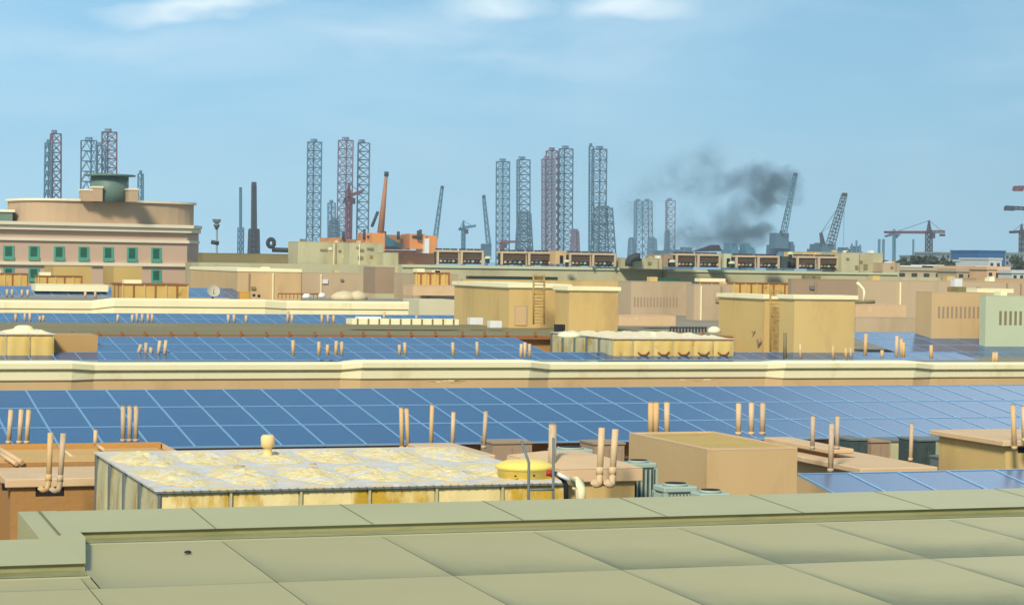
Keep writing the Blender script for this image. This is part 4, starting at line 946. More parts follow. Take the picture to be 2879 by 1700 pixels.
for i, (px, py, lab) in enumerate(((1372, 728, 'white vent cowl right of the far left chiller row'), (1594, 738, 'small white cowl left of the third chiller row'), (1890, 738, 'small pale cowl left of the fourth chiller row'), (2058, 742, 'small pale cowl left of the fifth chiller row'), (2222, 716, 'pale cowl on the dark green roof box'))):
    p = onC(px, py, 297); r_ = thing('vent_cowl', p, lab, 'vent', 'pale vent cowls among the chillers')
    MB().lathe(p-Vector((0, 0, .6)), [(.25, 0), (.25, .6)], 10).build('stem', darkst, r_)
    MB().lathe(p, [(.55, 0), (.5, .2), (.25, .4)], 12).build('hood', palegreen, r_)
p = onC(1788, 745, 297); r_ = thing('duct', p, 'black curved duct leaning over in the gap between chiller rows', 'duct')
MB().tube([onC(1768, 748, 297), onC(1768, 735, 297), onC(1774, 727, 297), onC(1786, 722, 297), onC(1800, 722, 297)], .55, 8).build('duct', darkst, r_)
# dark canopy shape above the right chillers
p = onC(1975, 710, 330); r_ = thing('canopy', p, 'black wedge-shaped canopy above the fourth chiller row', 'canopy')
MB().prism([(0, 0), (1, 0), (1, 1), (0, 1)], 0, 1)
a, b, c = onC(1965, 707, 330), onC(2022, 688, 330), onC(2030, 706, 330)
dv = Vector((0, 3, 0)); MB().face([a, c, b]).face([a+dv, b+dv, c+dv]).face([a, b, b+dv, a+dv]).face([b, c, c+dv, b+dv]).build('wedge', darkst, r_)
# olive low roofs at left
block('olive low roof sheds between the hotel and the roof rooms', 556, 570, 836, 712, 745, 310, olive, 'shed', 'shed')
du = thing('duct', onC(780, 700, 318), 'black long duct left of the roof rooms with a round ring end', 'duct')
MB().tube([onC(765, 702, 318), onC(838, 704, 318)], .35, 8).build('duct', darkst, du)
MB().tube([onC(700, 718, 318), onC(838, 720, 318)], .25, 8).build('duct', darkst, du)
pts = [onC(762+9*math.cos(t), 683+11*math.sin(t), 318) for t in [i*math.pi*2/16 for i in range(17)]]
MB().tube(pts, .3, 6, cap=False).build('ring', darkst, du)

# ================================================================= hotel
ZH = 300.0
hp = onC(0, 640, ZH); ang = YAW+R(13)
HA = R(13)
def hyp(px, py):         # point of the hotel front plane through hp, turned by HA
    n = Vector((math.sin(HA), math.cos(HA), 0)); n = Vector((-math.sin(HA), math.cos(HA), 0)); d = ray(px, py); t = (hp-CAM).dot(n)/d.dot(n); return CAM+d*t
ux = Vector((math.cos(HA), math.sin(HA), 0)); uy = Vector((-math.sin(HA), math.cos(HA), 0))
Lh = (hyp(527, 650)-hp).dot(ux)
def hz(py, px=300): return hyp(px, py).z
hotel = thing('hotel', hp+ux*Lh/2, 'pink hotel with green windows, cream bands and a curved top storey', 'hotel')
hotel.location.z = 0
def hpoly(s0, s1, off, dep=26, ch=4.5):
    pts = [hp+ux*s0-uy*off, hp+ux*s1-uy*off, hp+ux*(s1+ch*.8)+uy*(ch*.9), hp+ux*(s1+ch*.8)+uy*dep, hp+ux*s0+uy*dep]
    return [(p.x, p.y) for p in pts]
ztop = hz(636); 
MB().prism(hpoly(-12, Lh, 0), 0, ztop).build('wall', hotelw, hotel)
def band(ya, yb, off, nm='cornice_band', m=hotelt): MB().prism(hpoly(-12.2, Lh+off*.5, off, 26+off), hz(yb), hz(ya)).build(nm, m, hotel)
band(628, 637, 1.1); band(637.5, 650, .7); band(672, 680, .35); band(738, 747, .45)
for r_i, (ya, yb) in enumerate(((690, 730), (752, 790))):
    for i, px in enumerate((24, 95, 166, 235, 304, 371, 439)):
        if r_i == 1 and i in (2, 3): continue
        pa = hyp(px, ya+i*1.0); pb2 = hyp(px, yb+i*1.2); s = (pa-hp).dot(ux); hw_ = .78
        def hb(s0, s1, o0, o1, z0, z1):
            q = [hp+ux*s0-uy*o0, hp+ux*s1-uy*o0, hp+ux*s1-uy*o1, hp+ux*s0-uy*o1]
            return MB().prism([(p.x, p.y) for p in reversed(q)], z0, z1)
        wz0, wz1 = pb2.z, pa.z
        f_ = MB()
        for args in ((s-hw_, s+hw_, .12, .0, wz1-.18, wz1), (s-hw_, s+hw_, .25, .0, wz0, wz0+.5), (s-hw_, s-hw_+.28, .12, .0, wz0+.5, wz1-.18), (s+hw_-.28, s+hw_, .12, .0, wz0+.5, wz1-.18)):
            q = hb(*args); n0 = len(f_.v); f_.v += q.v; f_.f += [tuple(k+n0 for k in t) for t in q.f]; f_.sm += q.sm
        wf = f_.build('window', tealwin, hotel)
        hb(s-hw_+.29, s+hw_-.29, .05, .0, wz0+.5, wz1-.18).build('pane', glassg, wf)
# curved top storey
def hyo(px, py, off): n_ = Vector((-math.sin(HA), math.cos(HA), 0)); d = ray(px, py); return CAM+d*((hp+uy*off-CAM).dot(n_)/d.dot(n_))
ca_, cb_ = hyo(40, 600, 10), hyo(520, 600, 10); c0 = (ca_+cb_)/2; rx = (cb_-ca_).length/2
def ell(rx_, ry_, n=40): return [((c0+ux*rx_*math.copysign(abs(math.cos(t))**.55, math.cos(t))+uy*ry_*math.copysign(abs(math.sin(t))**.7, math.sin(t)))) for t in [i*2*math.pi/n for i in range(n)]]
zd = onC(275, 564, ZH+3).z
MB().prism([(p.x, p.y) for p in ell(rx, 9)], ztop-1, zd).build('upper_storey', hotelb, hotel)
MB().prism([(p.x, p.y) for p in ell(rx+.35, 9.4)], zd+.003, zd+.32).build('upper_cornice', hotelt, hotel)
# turret
tcp = onC(308, 560, ZH+10); zt1 = onC(308, 497, ZH+10).z
MB().lathe((tcp.x, tcp.y, zd), [(2.75, 0), (2.75, 1.6), (2.75, zt1-zd-.0)], 20).build('turret', turret, hotel)
MB().lathe((tcp.x, tcp.y, zt1), [(2.76, 0), (3.75, .06), (3.75, .28), (3.0, .34)], 20).build('turret_roof', turret, hotel)
for (a, b, yt) in ((230, 262, 536), (262, 290, 528), (362, 390, 534)):
    A = onC(a, yt, ZH+6); B = onC(b, yt, ZH+6); bb(A.x, B.x, A.y, A.y+3, zd, A.z).build('pier', hotelb, hotel); bb(A.x-.1, B.x+.1, A.y-.1, A.y+3.1, A.z+.003, A.z+.25).build('pier_cap', hotelt, hotel)
A = onC(-30, 595, ZH+8); B = onC(38, 595, ZH+8)
bb(A.x, B.x, A.y, A.y+5, ztop-1, A.z).build('side_turret', turret, hotel); bb(A.x-.3, B.x+.3, A.y-.3, A.y+5.3, A.z+.003, A.z+.35).build('side_turret_roof', hotelt, hotel)

# ================================================================= shipyard: jack-up rigs, cranes
def lattice(mb, b, t, wd, chords=3, nb=10, rc=.4, rb=.2, taper=1.0, rot=0.0, style='x'):
    """truss column from b to t"""
    b, t = Vector(b), Vector(t); ax = (t-b).normalized()
    sx = ax.cross(Vector((0, 1, 0))).normalized(); sy = ax.cross(sx)
    def ring(f):
        w_ = wd*(1+(taper-1)*f)/(1.732 if chords == 3 else 1.414); c = b.lerp(t, f)
        return [c+sx*w_*math.cos(rot+2*math.pi*k/chords)+sy*w_*math.sin(rot+2*math.pi*k/chords) for k in range(chords)]
    rs = [ring(i/nb) for i in range(nb+1)]
    for k in range(chords): mb.tube([rs[0][k], rs[-1][k]], rc, 4, cap=False)
    for i in range(nb+1):
        for k in range(chords):
            k2 = (k+1) % chords; mb.tube([rs[i][k], rs[i][k2]], rb, 4, cap=False)
            if i < nb:
                if style == 'x': mb.tube([rs[i][k], rs[i+1][k2]], rb*.8, 4, cap=False); mb.tube([rs[i][k2], rs[i+1][k]], rb*.8, 4, cap=False)
                elif style == 'k':
                    md = (rs[i+1][k]+rs[i+1][k2])/2; mb.tube([rs[i][k], md], rb*.8, 4, cap=False); mb.tube([rs[i][k2], md], rb*.8, 4, cap=False)
                else: mb.tube([rs[i][k] if i % 2 else rs[i][k2], rs[i+1][k2] if i % 2 else rs[i+1][k]], rb*.8, 4, cap=False)
    return mb
def rig(label, zc, legs, derrick=None, hull=None):
    """legs: (px centre bottom, px centre top, y top, width px, material, bays, style, rotation)"""
    c = onC(sum(l[0] for l in legs)/len(legs), 760, zc)
    root = thing('drilling_rig', (c.x, c.y, 0), label, 'drilling rig', 'jack-up rigs beyond the roofs')
    k = zc/FPX
    for i, (pb_, pt_, yt, wp, mm, nb, st, ro) in enumerate(legs):
        dz = zc+(i % 3)*12; kk = dz/FPX
        t = onC(pt_, yt, dz); b = onC(pb_, 700, dz); b = t+(b-t)*((0-t.z)/(b.z-t.z))
        nb2 = max(4, int(nb*(t.z)/(t.z-18+.01)))
        lg = lattice(MB(), b, t, wp*kk*1.02, 3, nb2, rc=.50, rb=.27, rot=ro, style=st)
        lg.build('leg', mm, root)
        lattice(MB(), t, t+Vector((0, 0, 2.0)), wp*kk*.45, 3, 1, rc=.3, rb=.2).build('leg_top', mm, root)
    x0 = min(l[0] for l in legs)-25; x1 = max(l[0] for l in legs)+25
    A = onC(x0, 744, zc-6); B = onC(x1, 744, zc-6)
    MB().box(A.x, B.x, A.y-8, A.y+50, 3, 11).build('hull', darkst, root)
    if derrick:
        for (pc, yt, yb, wp, mm) in derrick:
            t = onC(pc, yt, zc-4); b = onC(pc, yb, zc-4)
            lattice(MB(), (b.x, b.y, 8), t, wp*k*1.5, 4, 9, rc=.55, rb=.34, taper=.62, rot=math.pi/4).build('derrick', mm, root)
            bb(t.x-wp*k*.35, t.x+wp*k*.35, t.y-2, t.y+2, t.z, t.z+1.6).build('crown_block', mm, root)
    return root
bl2 = mat('rig_blue_steel', (0.07, 0.19, 0.27), (0.05, 0.14, 0.20), .05, .7)
pk = mat('rig_pink_steel', (0.20, 0.15, 0.21), (0.15, 0.11, 0.16), .05, .7)
rig('jack-up rig at the far left, its red and grey legs rising behind the pink hotel', 1300, [(132, 137, 402, 18, bl2, 12, 'k', .3), (153, 154, 376, 30, redst, 13, 'x', 1.1)])
rig('jack-up rig with grey and tall red legs, right behind the hotel turret', 1350, [(250, 252, 396, 42, bluish, 12, 'k', .2), (278, 282, 410, 26, bluish, 12, 'k', .9), (305, 306, 372, 40, redst, 14, 'x', .5), (396, 396, 489, 14, bl2, 9, 'z', .2)])
rig('jack-up rig with three tall blue and pinkish legs behind the orange ship', 1420, [(880, 884, 400, 38, bl2, 14, 'x', .35), (968, 973, 395, 40, pk, 14, 'x', .2), (1013, 1018, 402, 36, bluish, 14, 'x', .8)], derrick=[(940, 620, 690, 22, bluish)])
rig('jack-up rig with two pale blue legs left of the centre cluster', 1500, [(1413, 1414, 455, 36, bl2, 14, 'x', .2), (1468, 1468, 449, 38, bl2, 14, 'x', .9), (932, 932, 571, 20, bl2, 12, 'z', .3)], derrick=[(1474, 600, 700, 30, bluish)])
rig('jack-up rig with a crowded cluster of three legs, centre of the skyline', 1450, [(1538, 1538, 448, 34, pk, 14, 'x', .4), (1552, 1552, 424, 32, redst, 15, 'x', 1.2), (1588, 1590, 419, 38, bluish, 14, 'x', .3)], derrick=[(1617, 650, 700, 16, pk)])
rig('jack-up rig with a lone tall leg and a dark derrick at its foot', 1430, [(1683, 1686, 420, 40, bluish, 11, 'x', .1), (1660, 1661, 412, 14, bl2, 12, 'z', .6)], derrick=[(1696, 585, 700, 42, bluish)])
rig('distant jack-up rig with two short legs side by side under the smoke', 2000, [(1792, 1794, 566, 24, bl2, 9, 'x', .4), (1822, 1820, 566, 28, bluish, 9, 'x', 0)], derrick=[(1776, 672, 720, 14, bl2), (1834, 672, 725, 18, bl2)])
rig('distant pale jack-up rig with one short leg left of the smoke base', 2100, [(1881, 1882, 564, 28, pk, 9, 'x', .5)], derrick=[(1876, 650, 700, 10, bluish)])

def boomcrane(label, zc, foot, tip, w0, mm, cab=None, cable=True, mast=None):
    b, t = onC(*foot, zc), onC(*tip, zc); k = zc/FPX
    root = thing('crane', (b.x, b.y, 0), label, 'crane', 'lattice boom cranes at the shipyard')
    lattice(MB(), b, t, w0*k*1.15, 4, 15, rc=.24, rb=.14, taper=.6, rot=math.pi/4, style='z').build('boom', mm, root)
    bb(t.x-w0*k*.35, t.x+w0*k*.45, t.y-.8, t.y+.8, t.z-.8, t.z+1.2).build('boom_head', darkst, root)
    bw = (cab or 22)*k
    MB().box(b.x-bw*.8, b.x+bw*.6, b.y, b.y+8, b.z-8*1.0, b.z+1.0).build('house', bluish, root)
    MB().tube([(b.x, b.y+4, 0), (b.x, b.y+4, b.z-7.9)], bw*.35, 10).build('pedestal', bluish, root)
    if mast:
        a = onC(*mast, zc); lattice(MB(), onC(mast[0]+6, foot[1], zc), a, w0*k*.6, 4, 6, rc=.3, rb=.2, taper=.5).build('a_frame', darkst, root)
        MB().tube([a, b.lerp(t, .88)], .14, 5).build('backstay', darkst, root); MB().tube([a, b.lerp(t, .5)], .10, 5).build('backstay', darkst, root)
    if cable: MB().tube([t, Vector((t.x, t.y, b.z))], .10, 4).build('hoist_cable', darkst, root)
    return root
boomcrane('tall lattice boom crane leaning right, its tip at the head of the dark smoke', 1250, (2202, 660), (2236, 492), 12, bl2, 30, False, mast=(2194, 650))
boomcrane('lattice boom crane leaning right with backstay cables, right of the smoke', 1250, (2334, 690), (2374, 548), 17, darkst, 30, True, mast=(2308, 655))
boomcrane('thin pale boom crane leaning right beside the orange ship', 1300, (1224, 670), (1243, 528), 9, bl2, 10, False)
boomcrane('thin pale boom crane leaning left of two pale blue legs', 1300, (1374, 690), (1360, 554), 9, bl2, 14, False)
# orange telescopic boom
b, t = onC(1070, 655, 700), onC(1086, 494, 700); r_ = thing('crane', (b.x, b.y, 0), 'orange-brown solid boom leaning right above the teal canopy of the ship', 'crane')
MB().tube([b, t], 1.15, 8, r1=.5).build('boom', mat('orange_brown_boom', (.42, .20, .07), (.34, .14, .06), .1, .7), r_)
MB().tube([t-Vector((0, 0, .2)), t+(t-b)*.07], .75, 8).build('boom_head', darkst, r_)
MB().box(b.x-3.2, b.x+1.2, b.y-1, b.y+2, b.z-6, b.z+.0).build('house', oran, r_)
MB().tube([b-Vector((3, 0, -2)), b-Vector((1, 0, -7))], .5, 6).build('ram', darkst, r_)
bb(b.x-1.5, b.x+1.5, b.y-1, b.y+2, 0, b.z-6.05).build('pedestal', darkst, r_)
def towercrane(label, zc, mx, ytop, ybase, jy, jl, jr, mm, jm=None, slope=0.0, wpx=9, masth=14, cw=True):
    k = zc/FPX; b = onC(mx, ybase, zc); t = onC(mx, jy, zc)
    root = thing('tower_crane', (b.x, b.y, 0), label, 'tower crane', 'tower cranes on the skyline')
    lattice(MB(), (b.x, b.y, 0), t, wpx*k, 4, 14, rc=.3, rb=.2, rot=math.pi/4).build('mast', mm, root)
    tp = onC(mx, ytop, zc); lattice(MB(), t, tp, wpx*k*.7, 4, 3, rc=.25, rb=.18, taper=.2, rot=math.pi/4).build('peak', mm, root)
    L1, R1 = onC(jl[0], jl[1], zc), onC(jr[0], jr[1], zc)
    lattice(MB(), t, L1, 6*k, 3, 12, rc=.3, rb=.18, taper=.7).build('jib', jm or mm, root)
    lattice(MB(), t, R1, 6*k, 3, 4, rc=.3, rb=.18).build('counter_jib', jm or mm, root)
    MB().tube([tp, L1.lerp(t, .25)], .12, 4).build('tie_rod', darkst, root)
    MB().tube([tp, R1.lerp(t, .1)], .12, 4).build('tie_rod', darkst, root)
    if cw: c = R1.lerp(t, .15); bb(c.x-4.5*k, c.x+4.5*k, c.y-1.5, c.y+1.5, c.z-12*k, c.z-1).build('counterweight', darkst, root)
    bb(t.x+wpx*k*.4, t.x+wpx*k*.4+1.8, t.y-1.5, t.y+1.0, t.z-3.2, t.z-.6).build('cab', darkst, root)
    return root
towercrane('wide tower crane with a long level jib near the right end of the skyline', 1100, 2612, 620, 715, 652, (2486, 652), (2656, 652), darkst, redst, wpx=14)
towercrane('small grey tower crane below the long jib', 1500, 2514, 643, 725, 656, (2488, 664), (2530, 660), bl2, wpx=6, cw=False)
towercrane('grey tower crane cut by the right edge of the view', 1100, 2872, 630, 715, 650, (2838, 652), (2920, 652), darkst, wpx=9)
towercrane('small blue-grey tower crane above the far left chiller row', 1200, 1303, 620, 712, 641, (1338, 635), (1290, 644), bl2, wpx=8, cw=False)
towercrane('red-brown tower crane in front of the pinkish rig leg', 900, 981, 515, 700, 552, (1022, 536), (968, 560), redst, wpx=11, cw=True)
towercrane('red tower crane low above the second chiller row', 1250, 1412, 673, 715, 681, (1450, 680), (1404, 684), redst, wpx=8, cw=False)
for i, (px, py, px2, py2, lab, mm) in enumerate(((2850, 529, 2960, 526, 'purple-red jib tip entering at the right edge, high up', redst), (2826, 584, 2960, 592, 'dark jib tip entering at the right edge, below the red one', darkst))):
    a, b = onC(px, py, 1000), onC(px2, py2, 1000); r_ = thing('tower_crane', (b.x, b.y, 0), lab, 'tower crane')
    lattice(MB(), a, b, 1.3, 3, 9, rc=.35, rb=.2).build('jib', mm, r_)
    q = onC(px+10, py+3, 1000); bb(q.x-2, q.x+2.6, q.y-1, q.y+1, q.z-.9, q.z+.9).build('counterweight', mm, r_)
    lattice(MB(), (b.x, b.y, 0), b, 1.8, 4, 14, rc=.3, rb=.18).build('mast', mm, r_)
# masts at left
r_ = thing('mast', (onC(676, 700, 900)).to_tuple()[:2]+(0,), 'thin pale lattice mast left of the dark stack', 'mast')
p = onC(676, 700, 900); lattice(MB(), (p.x, p.y, 0), onC(677, 640, 900), 1.8, 4, 12, rc=.2, rb=.13).build('lower_mast', bl2, r_)
lattice(MB(), onC(677, 640, 900), onC(677, 527, 900), .9, 3, 16, rc=.2, rb=.12).build('upper_mast', bl2, r_)
p = onC(714, 700, 900); r_ = thing('derrick', (p.x, p.y, 0), 'dark slim stack-like derrick right of the thin mast', 'derrick')
lattice(MB(), (p.x, p.y, 0), onC(714, 645, 900), 4.6, 4, 14, rc=.5, rb=.35, taper=.7, rot=math.pi/4).build('lower_tower', darkst, r_)
lattice(MB(), onC(714, 645, 900), onC(714, 520, 900), 1.5, 4, 20, rc=.42, rb=.3, taper=.8, rot=math.pi/4).build('upper_tower', darkst, r_)
q = onC(714, 517, 900); bb(q.x-.9, q.x+.9, q.y-.8, q.y+.8, q.z-.8, q.z+.8).build('crown_block', darkst, r_)
# floodlight mast
p = onC(611, 700, 360); r_ = thing('floodlight_mast', (p.x, p.y, 0), 'short mast with a lamp basket and side dish right of the hotel', 'mast')
MB().tube([(p.x, p.y, 0), onC(610, 640, 360)], .16, 8).build('pole', town, r_)
q = onC(609, 645, 360); MB().lathe(q, [(.2, 0), (.55, .7), (.6, .8), (.35, .85), (.35, 1.1), (.6, 1.2), (.6, 1.35)], 12).build('basket', steel, r_)
for k in range(6): an = k*1.047; MB().box(q.x+.55*math.cos(an)-.15, q.x+.55*math.cos(an)+.15, q.y+.55*math.sin(an)-.15, q.y+.55*math.sin(an)+.15, q.z+1.36, q.z+1.75).build('lamp', steel, r_)
MB().tube([onC(594, 680, 360), onC(615, 684, 360)], .35, 8).build('side_lamp', darkst, r_)
# orange ship
ZS = 720
A = onC(925, 690, ZS); sh = thing('ship', (A.x+18, A.y+5, 0), 'orange ship superstructure with a teal canopy behind the roof rooms', 'ship')
def sbox(a, b, yt, yb, mm, nm, dz=0, dep=10):
    p = onC(a, yt, ZS+dz); q = onY(b, yb, p.y); return bb(p.x, q.x, p.y, p.y+dep, q.z, p.z).build(nm, mm, sh)
sbox(918, 1225, 700, 780, oran, 'hull', 0, 14)
sbox(960, 1030, 672, 700, mat('ship_brown', (.40, .17, .05), (.3, .14, .05), .1, .7), 'deckhouse', 1)
sbox(920, 962, 668, 700, oran, 'deckhouse', 2); sbox(1026, 1055, 655, 700, oran, 'deckhouse', 0); sbox(1095, 1152, 660, 702, MATS['ship_brown'], 'deckhouse', 2)
sbox(1152, 1196, 657, 700, oran, 'deckhouse', 0); sbox(1206, 1228, 662, 712, oran, 'deckhouse', 1); sbox(1194, 1207, 670, 712, white, 'stair_tower', 0)
sbox(930, 1150, 697, 700.5, darkst, 'deck_rail', -1)
for (a, b, c, d) in ((1033, 1048, 662, 668), (1160, 1180, 662, 668), (970, 990, 680, 688), (1000, 1018, 680, 688)): sbox(a, b, c, d, dark, 'window', -.3, .5)
for px in (965, 1024, 1082, 1120, 1176, 1182): 
    p = onC(px, 657, ZS); MB().tube([p-Vector((0, 0, 2)), p+Vector((0, 0, rng.uniform(.5, 1.8)))], .5, 6).build('deck_fitting', darkst, sh)
a, b, c, d = onC(1062, 657, ZS-3), onC(1072, 655, ZS-3), onC(1140, 693, ZS-3), onC(1060, 692, ZS-3); dv = Vector((0, 6, 0))
MB().face([a, b, c, d]).face([x+dv for x in (d, c, b, a)]).face([b, b+dv, c+dv, c]).face([a, a+dv, b+dv, b]).face([a, d, d+dv, a+dv]).face([d, c, c+dv, d+dv]).build('canopy', teal, sh)
# small distant yard silhouettes
yard = [(1855, 1950, 700, 720, 'low dark yard building under the smoke left part', 1300), (2180, 2234, 678, 725, 'dark blocky yard machinery house at the foot of the tall boom crane', 1255), (2295, 2345, 690, 715, 'dark yard shed at the foot of the backstay crane', 1260), (2355, 2425, 697, 715, 'long dark yard shed right of the backstay crane', 1300), (2055, 2078, 690, 712, 'blue-green round-topped yard tank right of the wedge canopy', 1100), (2100, 2124, 692, 712, 'blue-green yard tank, right one of two above the chillers', 1100)]
for (a, b, yt, yb, lab, zc) in yard:
    p = onC(a, yt, zc); q = onY(b, yb, p.y); r_ = thing('yard_building', ((p.x+q.x)/2, p.y+4, 0), lab, 'industrial building')
    m_ = bl2 if 'tank' in lab else bluish
    bb(p.x, q.x, p.y, p.y+12, 0, p.z-2).build('wall', m_, r_)
    n = 4
    for k in range(n):
        x = p.x+(q.x-p.x)*(k+.1)/n; x2 = p.x+(q.x-p.x)*(k+.9)/n; bb(x, x2, p.y+1, p.y+9, p.z-1.99, p.z-2+rng.uniform(.8, 4)).build('roof_plant', m_, r_)
for i, (px, yt) in enumerate(((2347, 683), (2395, 685), (2408, 676), (2418, 688), (2472, 672), (2484, 672), (2568, 672), (1895, 690), (1925, 694))):
    p = onC(px, 720, 1200); t = onC(px, yt, 1200); o = MB().tube([(p.x, p.y, 0), t], .8 if i in (4, 5) else .6, 6).build('mast', bluish)
    wh = ['right of the backstay crane', 'right of the backstay crane', 'right of the backstay crane', 'right of the backstay crane', 'under the tip of the long level jib', 'under the tip of the long level jib', 'under the middle of the long level jib', 'under the smoke', 'under the smoke'][i]
    sh_ = ['shortest far left', 'second', 'tallest', 'last short', 'left', 'right', 'single', 'left', 'right'][i]
    tag(o, 'thin distant yard mast %s, the %s one' % (wh, sh_), 'mast')

# far town and trees at the right
def tbuild(label, a, b, yt, yb, zc, m_, win=None, nm='town_building', d=15):
    p = onC(a, yt, zc); q = onY(b, yb, p.y); r_ = thing(nm, ((p.x+q.x)/2, p.y+d/2, 0), label, 'building', 'far town buildings at the right')
    bb(p.x, q.x, p.y, p.y+d, 0, p.z).build('wall', m_, r_); bb(p.x-.2, q.x+.2, p.y-.2, p.y+d+.2, p.z+.003, p.z+.5).build('roof', m_, r_)
    if win:
        nx, ny = win
        for i in range(nx):
            for j in range(ny):
                xa = p.x+(q.x-p.x)*(i+.25)/nx; xb = p.x+(q.x-p.x)*(i+.7)/nx; h = p.z-max(q.z, 0); za = p.z-h*(j+.25)/ny; zb2 = p.z-h*(j+.75)/ny
                bb(xa, xb, p.y-.06, p.y+.1, zb2, za).build('window', darkst, r_)
tbuild('grey-blue town block left of the dark blue shed', 2645, 2740, 713, 760, 620, town, (7, 3))
tbuild('pale low town house in front of the grey-blue block', 2700, 2752, 735, 765, 600, townw, (4, 1))
tbuild('dark blue clad shed at the right end of the skyline', 2752, 2825, 708, 765, 600, bluep)
tbuild('small white house in front of the dark blue shed', 2780, 2816, 730, 765, 580, townw, (2, 1))
tbuild('grey town block at the right edge beside the blue shed', 2826, 2905, 714, 765, 610, town, (6, 3))
tbuild('low grey sheds among the far trees', 2600, 2650, 722, 760, 640, town, (4, 2))
for (a, b, y_, zc, lab) in ((2532, 2592, 746, 330, 'flat white canopy over a dark car port, left of three at the right'), (2605, 2655, 744, 340, 'flat white canopy roof, middle of three at the right'), (2742, 2800, 747, 330, 'flat white canopy over a dark car port, right of three at the right')):
    p = onC(a, y_, zc); q = onY(b, y_, p.y); r_ = thing('canopy', ((p.x+q.x)/2, p.y+2, 10), lab, 'canopy', 'white canopies before the town')
    bb(p.x, q.x, p.y, p.y+5, p.z-.2, p.z).build('roof', white, r_); bb(p.x+.4, q.x-.4, p.y+1, p.y+4.5, p.z-2.5, p.z-.21).build('dark_bay', dark, r_)
tbuild('tan low house blocks before the town, left part', 2520, 2690, 760, 790, 325, mat('low_house_wall', (.42, .36, .24), None, .1, .9), (5, 1)); tbuild('tan low house blocks before the town, right part', 2690, 2790, 764, 790, 322, MATS['low_house_wall'], (4, 1))
tbuild('salmon small house with a lit wall before the town', 2775, 2835, 758, 790, 318, mat('salmon_wall', (.66, .42, .24), None, .3, .9), (3, 1)); tbuild('white and brown small house at the right edge', 2845, 2900, 768, 790, 315, townw, (3, 1))
def tree(label, px, ytop, zc, wpx, seed):
    rg = random.Random(seed); p = onC(px, ytop, zc); w_ = wpx*zc/FPX; h = p.z
    r_ = thing('tree', (p.x, p.y, 0), label, 'tree', 'dark trees before the far town')
    tk = MB().tube([(p.x, p.y, 0), (p.x+.3, p.y, h*.45), (p.x+.2, p.y, h*.8)], .5, 6, r1=.15)
    for k in range(5): an = rg.uniform(0, 6.28); tk.tube([(p.x+.2, p.y, h*rg.uniform(.35, .6)), (p.x+math.cos(an)*w_*.35, p.y+math.sin(an)*w_*.3, h*rg.uniform(.65, .85))], .18, 5, r1=.06)
    tk.build('trunk', bark, r_)
    cr_ = MB(); cl_ = [(rg.gauss(0, .24)*w_, rg.gauss(0, .2)*w_, h*(.70+.24*rg.random()*(1)), rg.uniform(.12, .25)*w_) for k in range(22)]
    for (cx, cy, cz, rr) in cl_:
        for k in range(70):
            v = Vector((rg.gauss(0, 1), rg.gauss(0, 1), rg.gauss(0, .8))); v = v.normalized()*rr*rg.uniform(.5, 1); c = Vector((p.x+cx, p.y+cy, min(cz, h-rr*.3)))+v*.9
            a = Vector((rg.uniform(-1, 1), rg.uniform(-1, 1), rg.uniform(-1, 1))).normalized()*.38; b = Vector((rg.uniform(-1, 1), rg.uniform(-1, 1), rg.uniform(-1, 1))).normalized()*.38
            cr_.face([c-a, c+b, c+a, c-b])
    cr_.build('crown', leafm, r_)
tlab = ['leftmost dark tree beside the small pink roof room', 'low dark tree left of the tallest far trees', 'dark tree right under the small grey tower crane', 'broad dark tree left of the wide tower crane mast', 'broad dark tree under the wide tower crane mast', 'broad dark tree right of the wide tower crane mast', 'dark tree in front of the grey-blue town block left end', 'small dark tree before the middle white canopy', 'dark tree rising behind the dark blue shed', 'small dark tree at the right edge of the town']
for i, (px, yt, wp) in enumerate(((2478, 724, 40), (2512, 722, 46), (2540, 716, 44), (2566, 711, 56), (2596, 709, 60), (2632, 712, 56), (2668, 722, 44), (2640, 730, 40), (2770, 704, 50), (2862, 712, 50))):
    tree(tlab[i], px, yt, 560 if i != 8 else 680, wp, 40+i)

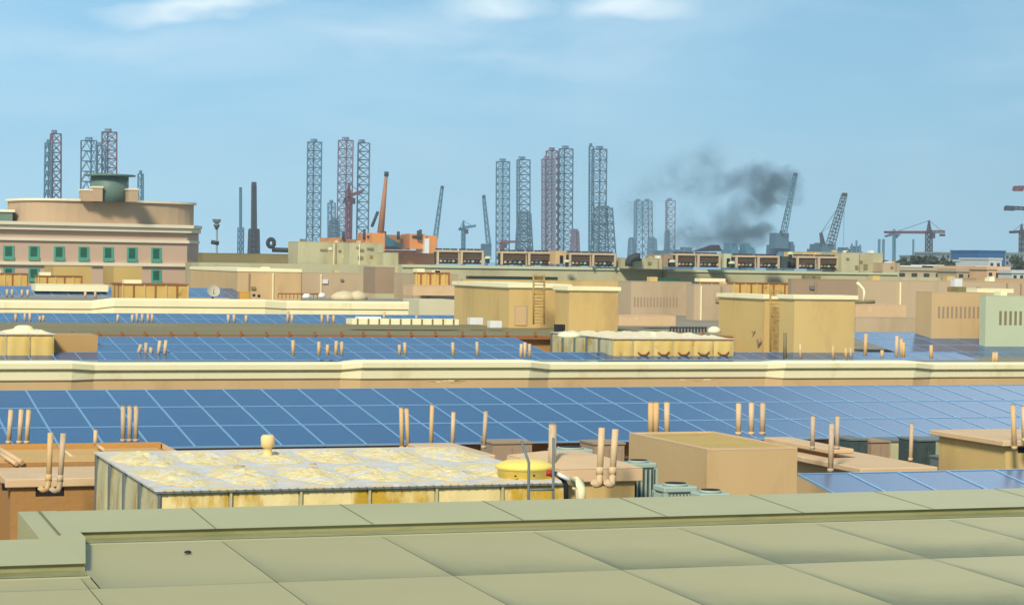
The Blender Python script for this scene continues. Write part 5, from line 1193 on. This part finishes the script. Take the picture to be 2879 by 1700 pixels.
# ================================================================= smoke
def smoke():
    zc = 1600; k = zc/FPX
    A = onC(1700, 745, zc); B = onC(2250, 400, zc)
    c = (A+B)/2; cx, cy, cz = c.x, c.y, c.z
    mb = MB().box(A.x-25, B.x+30, c.y-26, c.y+26, max(2, A.z-1), B.z+12)
    m = bpy.data.materials.new('dark_smoke'); m.use_nodes = True; t = m.node_tree; n = t.nodes; l = t.links; n.clear()
    out = n.new('ShaderNodeOutputMaterial'); pv = n.new('ShaderNodeVolumePrincipled'); l.new(pv.outputs[0], out.inputs['Volume'])
    pv.inputs['Color'].default_value = (0.20, 0.38, 0.50, 1); pv.inputs['Anisotropy'].default_value = 0.0
    tc_ = n.new('ShaderNodeTexCoord'); 
    nz = n.new('ShaderNodeTexNoise'); nz.inputs['Scale'].default_value = .035; nz.inputs['Detail'].default_value = 4; nz.inputs['Roughness'].default_value = .6; l.new(tc_.outputs['Object'], nz.inputs['Vector'])
    wp = n.new('ShaderNodeVectorMath'); wp.operation = 'SUBTRACT'; l.new(nz.outputs['Color'], wp.inputs[0]); wp.inputs[1].default_value = (.5, .5, .5)
    ws = n.new('ShaderNodeVectorMath'); ws.operation = 'SCALE'; l.new(wp.outputs[0], ws.inputs[0]); ws.inputs['Scale'].default_value = 46
    wa = n.new('ShaderNodeVectorMath'); wa.operation = 'ADD'; l.new(tc_.outputs['Object'], wa.inputs[0]); l.new(ws.outputs[0], wa.inputs[1])
    blobs = [(2222, 510, 40, 28, 2.0), (2195, 535, 55, 34, 2.4), (2120, 510, 70, 34, .75), (2060, 505, 60, 26, .4), (2120, 575, 60, 36, .55), (2060, 620, 75, 40, .45), (2000, 655, 95, 45, .40), (2120, 655, 60, 26, .9), (2080, 672, 75, 24, .6), (1950, 675, 110, 42, .38), (1880, 655, 70, 50, .22),
             (1960, 480, 62, 75, .15), (1985, 440, 40, 50, .09), (1860, 480, 50, 34, .15), (1810, 520, 90, 45, .16), (1740, 590, 55, 60, .22), (1925, 540, 90, 50, .14)]
    tot = None
    org = onC(2000, 745, zc); org = Vector((org.x, org.y, 0))
    for (px, py, wx, hy, dn) in blobs:
        q = onC(px+14, py, zc); q = q-org; q.y = 0
        mp_ = n.new('ShaderNodeMapping'); mp_.vector_type = 'TEXTURE'; l.new(wa.outputs[0], mp_.inputs[0])
        mp_.inputs['Location'].default_value = tuple(q); mp_.inputs['Scale'].default_value = (wx*k*1.25, 22, hy*k*1.3)
        g = n.new('ShaderNodeTexGradient'); g.gradient_type = 'SPHERICAL'; l.new(mp_.outputs[0], g.inputs[0])
        mu_ = n.new('ShaderNodeMath'); mu_.operation = 'MULTIPLY'; l.new(g.outputs['Fac'], mu_.inputs[0]); mu_.inputs[1].default_value = dn
        if tot is None: tot = mu_
        else: ad = n.new('ShaderNodeMath'); ad.operation = 'ADD'; l.new(tot.outputs[0], ad.inputs[0]); l.new(mu_.outputs[0], ad.inputs[1]); tot = ad
    md = n.new('ShaderNodeMath'); md.operation = 'MULTIPLY'; l.new(tot.outputs[0], md.inputs[0]); md.inputs[1].default_value = 0.27
    n2 = n.new('ShaderNodeTexNoise'); n2.inputs['Scale'].default_value = .06; n2.inputs['Detail'].default_value = 6; n2.inputs['Roughness'].default_value = .65; l.new(wa.outputs[0], n2.inputs['Vector'])
    r2 = n.new('ShaderNodeMapRange'); r2.inputs[1].default_value = .36; r2.inputs[2].default_value = .72; l.new(n2.outputs[0], r2.inputs[0])
    m3 = n.new('ShaderNodeMath'); m3.operation = 'MULTIPLY'; l.new(md.outputs[0], m3.inputs[0]); l.new(r2.outputs[0], m3.inputs[1])
    l.new(m3.outputs[0], pv.inputs['Density'])
    mb.v = [Vector((v.x, v.y, v.z)) for v in mb.v]
    o = mb.build('smoke', m, None, origin=org)
    tag(o, 'dark grey smoke plume drifting left from the tall boom crane', 'smoke', kind='stuff')
smoke()

# ================================================================= haze
def haze():
    m = bpy.data.materials.new('haze_air'); m.use_nodes = True; t = m.node_tree; n = t.nodes; l = t.links; n.clear()
    out = n.new('ShaderNodeOutputMaterial'); pv = n.new('ShaderNodeVolumePrincipled'); l.new(pv.outputs[0], out.inputs['Volume'])
    pv.inputs['Color'].default_value = (0.80, 0.94, 1.0, 1); pv.inputs['Density'].default_value = 0.00021; pv.inputs['Anisotropy'].default_value = 0.1
    o = bb(-1500, 2600, -70, 2500, -2, 150).build('haze', m); tag(o, 'pale blue haze over the shipyard', 'haze', kind='stuff')
haze()
